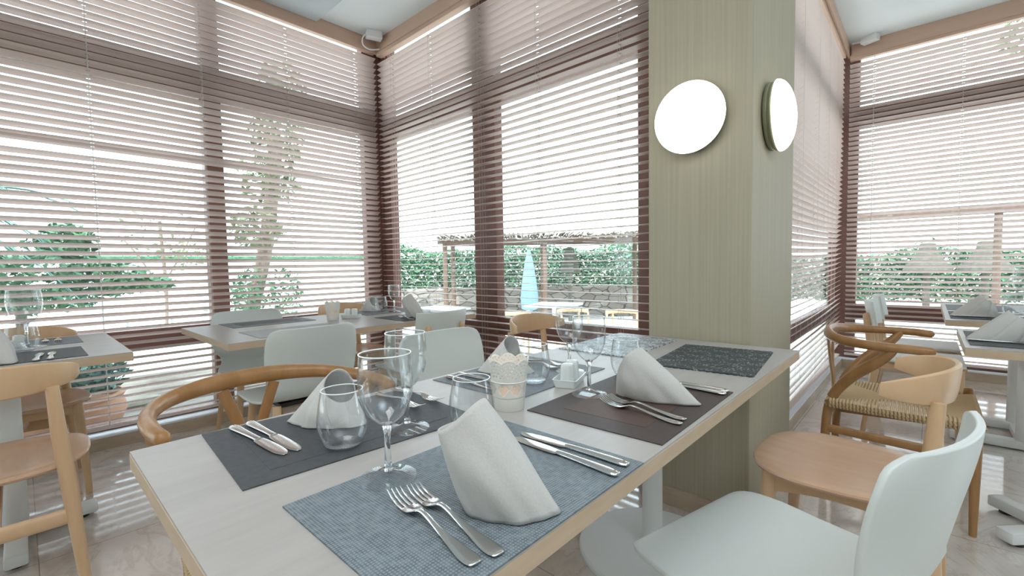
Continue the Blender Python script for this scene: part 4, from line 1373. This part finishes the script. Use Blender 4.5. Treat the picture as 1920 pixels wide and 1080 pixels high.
# trees and plants beyond the left window wall
def tree(name, label, cat, loc, blobs, n, leaf, seed, trunk, mat='foliage', group=None):
    root = thing(name, label, cat, loc, 0, group)
    def pt(r):
        bx, by, bz, br_, bh = blobs[r.randrange(len(blobs))]
        while True:
            q = Vector((r.uniform(-1, 1), r.uniform(-1, 1), r.uniform(-1, 1)))
            if 0.25 < q.length < 1: break
        return (bx + q.x * br_, by + q.y * br_, bz + q.z * bh)
    leaf_cloud(MB(), pt, n, leaf, seed).build('foliage', mat, root, smooth=False)
    if trunk:
        for pts, rad in trunk:
            MB().tube(catmull(pts, 4), rad, 8).build('trunk', 'bark', root)
    return root
tree('small_tree', 'leafy green tree outside the left window wall', 'tree', (-0.02, 7.3, GZ),
     [(0.0, 0, 1.46, 0.75, 0.34), (0.7, 0, 1.36, 0.5, 0.22), (-0.6, 0, 1.42, 0.6, 0.38), (0.42, 0.2, 1.78, 0.28, 0.22), (1.05, 0, 1.28, 0.36, 0.10), (0.1, -.2, 1.14, 0.6, 0.15)], 4300, 0.055, 21,
     [([(0.08, 0, 0.0), (0.12, 0, 0.45), (0.02, 0, 0.8), (0.05, 0, 1.3)], 0.045)])
# palm at the left edge
pm_ = thing('palm', 'palm fronds at the left edge beyond the tree', 'palm', (-0.72, 6.6, GZ))
MB().tube([(0, 0, 0), (0.03, 0, 1.2), (0, 0, 2.0)], [0.12, 0.10, 0.09], 10).build('trunk', 'bark', pm_)
fr = MB()
for i in range(22):
    a = 2 * pi * i / 22 + 0.2
    el = (0.9, 0.45, 0.0)[i % 3]
    prev = Vector((0, 0, 2.0))
    for k_ in range(12):
        t = (k_ + 1) / 12
        p = Vector((cos(a) * 1.15 * t, sin(a) * 1.15 * t, 2.0 + el * t - 0.75 * t * t))
        d = (p - prev).normalized()
        sd = d.cross(Vector((0, 0, 1))).normalized()
        for sg in (-1, 1):
            tip = p + sd * sg * 0.22 * (1.1 - t) + d * 0.16
            fr.add([prev, p, tip + Vector((0, 0, -0.03))], [(0, 1, 2)])
        prev = p
fr.build('fronds', 'foliage_teal', pm_, smooth=False)
# slim tree with a big pale trunk beyond the corner
tree('corner_tree', 'tall slim tree with pale leaning trunk beyond the window corner', 'tree', (2.75, 8.0, GZ),
     [(0.25, 0, 3.6, 0.45, 0.5), (0.1, 0, 2.9, 0.5, 0.4), (0.35, 0, 4.4, 0.4, 0.5), (-0.1, 0, 2.1, 0.4, 0.4)], 1500, 0.07, 31,
     [([(-0.45, 0, 0.0), (-0.2, 0, 0.9), (0.05, 0, 2.0), (0.25, 0, 3.6)], 0.11)], 'foliage_olive')
tree('shrub', 'bushy shrub at the foot of the slim tree', 'shrub', (2.2, 7.6, GZ),
     [(0, 0, 0.9, 0.35, 0.5), (0.25, 0.1, 1.1, 0.3, 0.4), (0.75, 0.1, 1.0, 0.25, 0.5)], 900, 0.05, 33, [([(0, 0, 0), (0.05, 0, 0.5), (0.1, 0, 0.9)], 0.02)], 'foliage')
tree('bare_tree', 'sparse thin tree behind the mullion of the left window wall', 'tree', (1.9, 11.0, GZ),
     [(0, 0, 2.2, 0.7, 0.5), (0.4, 0, 1.7, 0.5, 0.3)], 260, 0.06, 35,
     [([(0, 0, 0), (0.05, 0, 1.0), (0.0, 0, 2.4)], 0.03), ([(0.03, 0, 1.2), (0.4, 0, 1.9), (0.6, 0.1, 2.3)], 0.015), ([(0.03, 0, 1.0), (-0.4, 0, 1.8), (-0.6, 0.1, 2.1)], 0.015)], 'foliage_olive')
hedge('distant low hedge over the white yard wall', (24, 37), (-16, 39), 1.2, 0.6, 2.15, 5000, 41)
yw = MB(); yw.box((4, 36.2, (1.72 + GZ) / 2), (40, 0.25, 1.72 - GZ), Matrix.Rotation(-0.05, 3, 'Z'))
tag(yw.build('yard_wall', 'sill_white', None, smooth=False), 'long white wall at the far end of the yard', 'wall')
# big tree whose leaves show through the top of the right-hand windows
tree('big_tree', 'tall leafy tree beyond the far right window', 'tree', (14.5, -3.2, GZ),
     [(0, 0, 5.4, 1.7, 1.5), (0.2, 1.0, 6.4, 1.2, 1.1), (0, -1.2, 6.0, 1.6, 1.3), (0, 0.4, 4.0, 0.9, 0.6)], 3200, 0.11, 43, [([(0, -.4, 0), (0, -.3, 2.5), (0, 0, 5.0)], 0.16)], 'foliage_olive')

# potted shrub just outside the left window
pt_ = thing('potted_plant', 'big round terracotta pot with a blue-green shrub outside the left window', 'plant', (0.17, 4.42, -0.06))
MB().lathe([(0.0, 0.0), (0.22, 0.0), (0.31, 0.06), (0.34, 0.14), (0.32, 0.23), (0.34, 0.26), (0.31, 0.27), (0.28, 0.21), (0.0, 0.20)], 32).build('pot', 'terracotta', pt_)
def pt_fn(r):
    while True:
        q = Vector((r.uniform(-1, 1), r.uniform(-1, 1), r.uniform(-1, 1)))
        if 0.3 < q.length < 1: break
    return (q.x * 0.36, q.y * 0.34, 0.40 + q.z * 0.17)
leaf_cloud(MB(), pt_fn, 1500, 0.035, 51).build('foliage', 'foliage_teal', pt_, smooth=False)
MB().tube([(0, 0, 0.20), (0.02, 0, 0.45)], 0.02, 8).build('stem', 'bark', pt_)
# rocks by the pot
for k_, (x, y, s_, lab) in enumerate(((0.70, 4.40, 0.09, 'small brown rock on the paving right of the big pot, nearer to the window'), (0.66, 4.85, 0.11, 'small brown rock on the paving right of the big pot, farther from the window'))):
    rk = MB().lathe([(0.0, 0.0), (s_, 0.0), (s_ * 1.05, s_ * 0.3), (s_ * 0.7, s_ * 0.6), (0.0, s_ * 0.7)], 7)
    rk.v = [(px * 1.5, py * 0.8, pz) for px, py, pz in rk.v]
    tag(rk.build('rock', 'weathered_grey', None, smooth=False, loc=(x, y, -0.06), rot=0.4), lab, 'rock', 'rocks on the paving')
# loungers far out in the yard
def lounger(label, loc, rz):
    root = thing('sun_lounger', label, 'lounger', loc, rz, 'grey loungers out in the yard')
    MB().box((0, 0, 0.32), (0.6, 1.3, 0.06), None, 0.01).build('bed', 'garden_table_blue', root, smooth=False)
    MB().box((0, 0.85, 0.52), (0.6, 0.06, 0.7), Matrix.Rotation(radians(-35), 3, 'X'), 0.01).build('backrest', 'garden_table_blue', root, smooth=False)
    for sx in (-1, 1):
        for sy in (-0.5, 0.5):
            MB().box((sx * 0.26, sy, 0.15), (0.05, 0.05, 0.30)).build('leg', 'garden_table_blue', root, smooth=False)
    return root
lg0 = lounger('grey lounger in the yard, left of the mullion and nearest to it', (2.0, 14.0, GZ), 0.9)
dup(lg0, 'grey lounger in the yard, right of the mullion', (4.2, 15.0, GZ), 0.9)
dup(lg0, 'grey lounger in the yard, below the leafy tree', (-0.5, 13.0, GZ), 0.9)
pl_ = thing('planter', 'grey planter box with a small shrub far out in the yard', 'planter', (1.0, 15.5, GZ))
MB().box((0, 0, 0.25), (0.55, 0.4, 0.5), None, 0.01).build('box_body', 'garden_table_blue', pl_, smooth=False)
leaf_cloud(MB(), lambda r: (r.gauss(0, .1), r.gauss(0, .08), 0.62 + r.gauss(0, .08)), 160, 0.04, 61).build('foliage', 'foliage_teal', pl_, smooth=False)
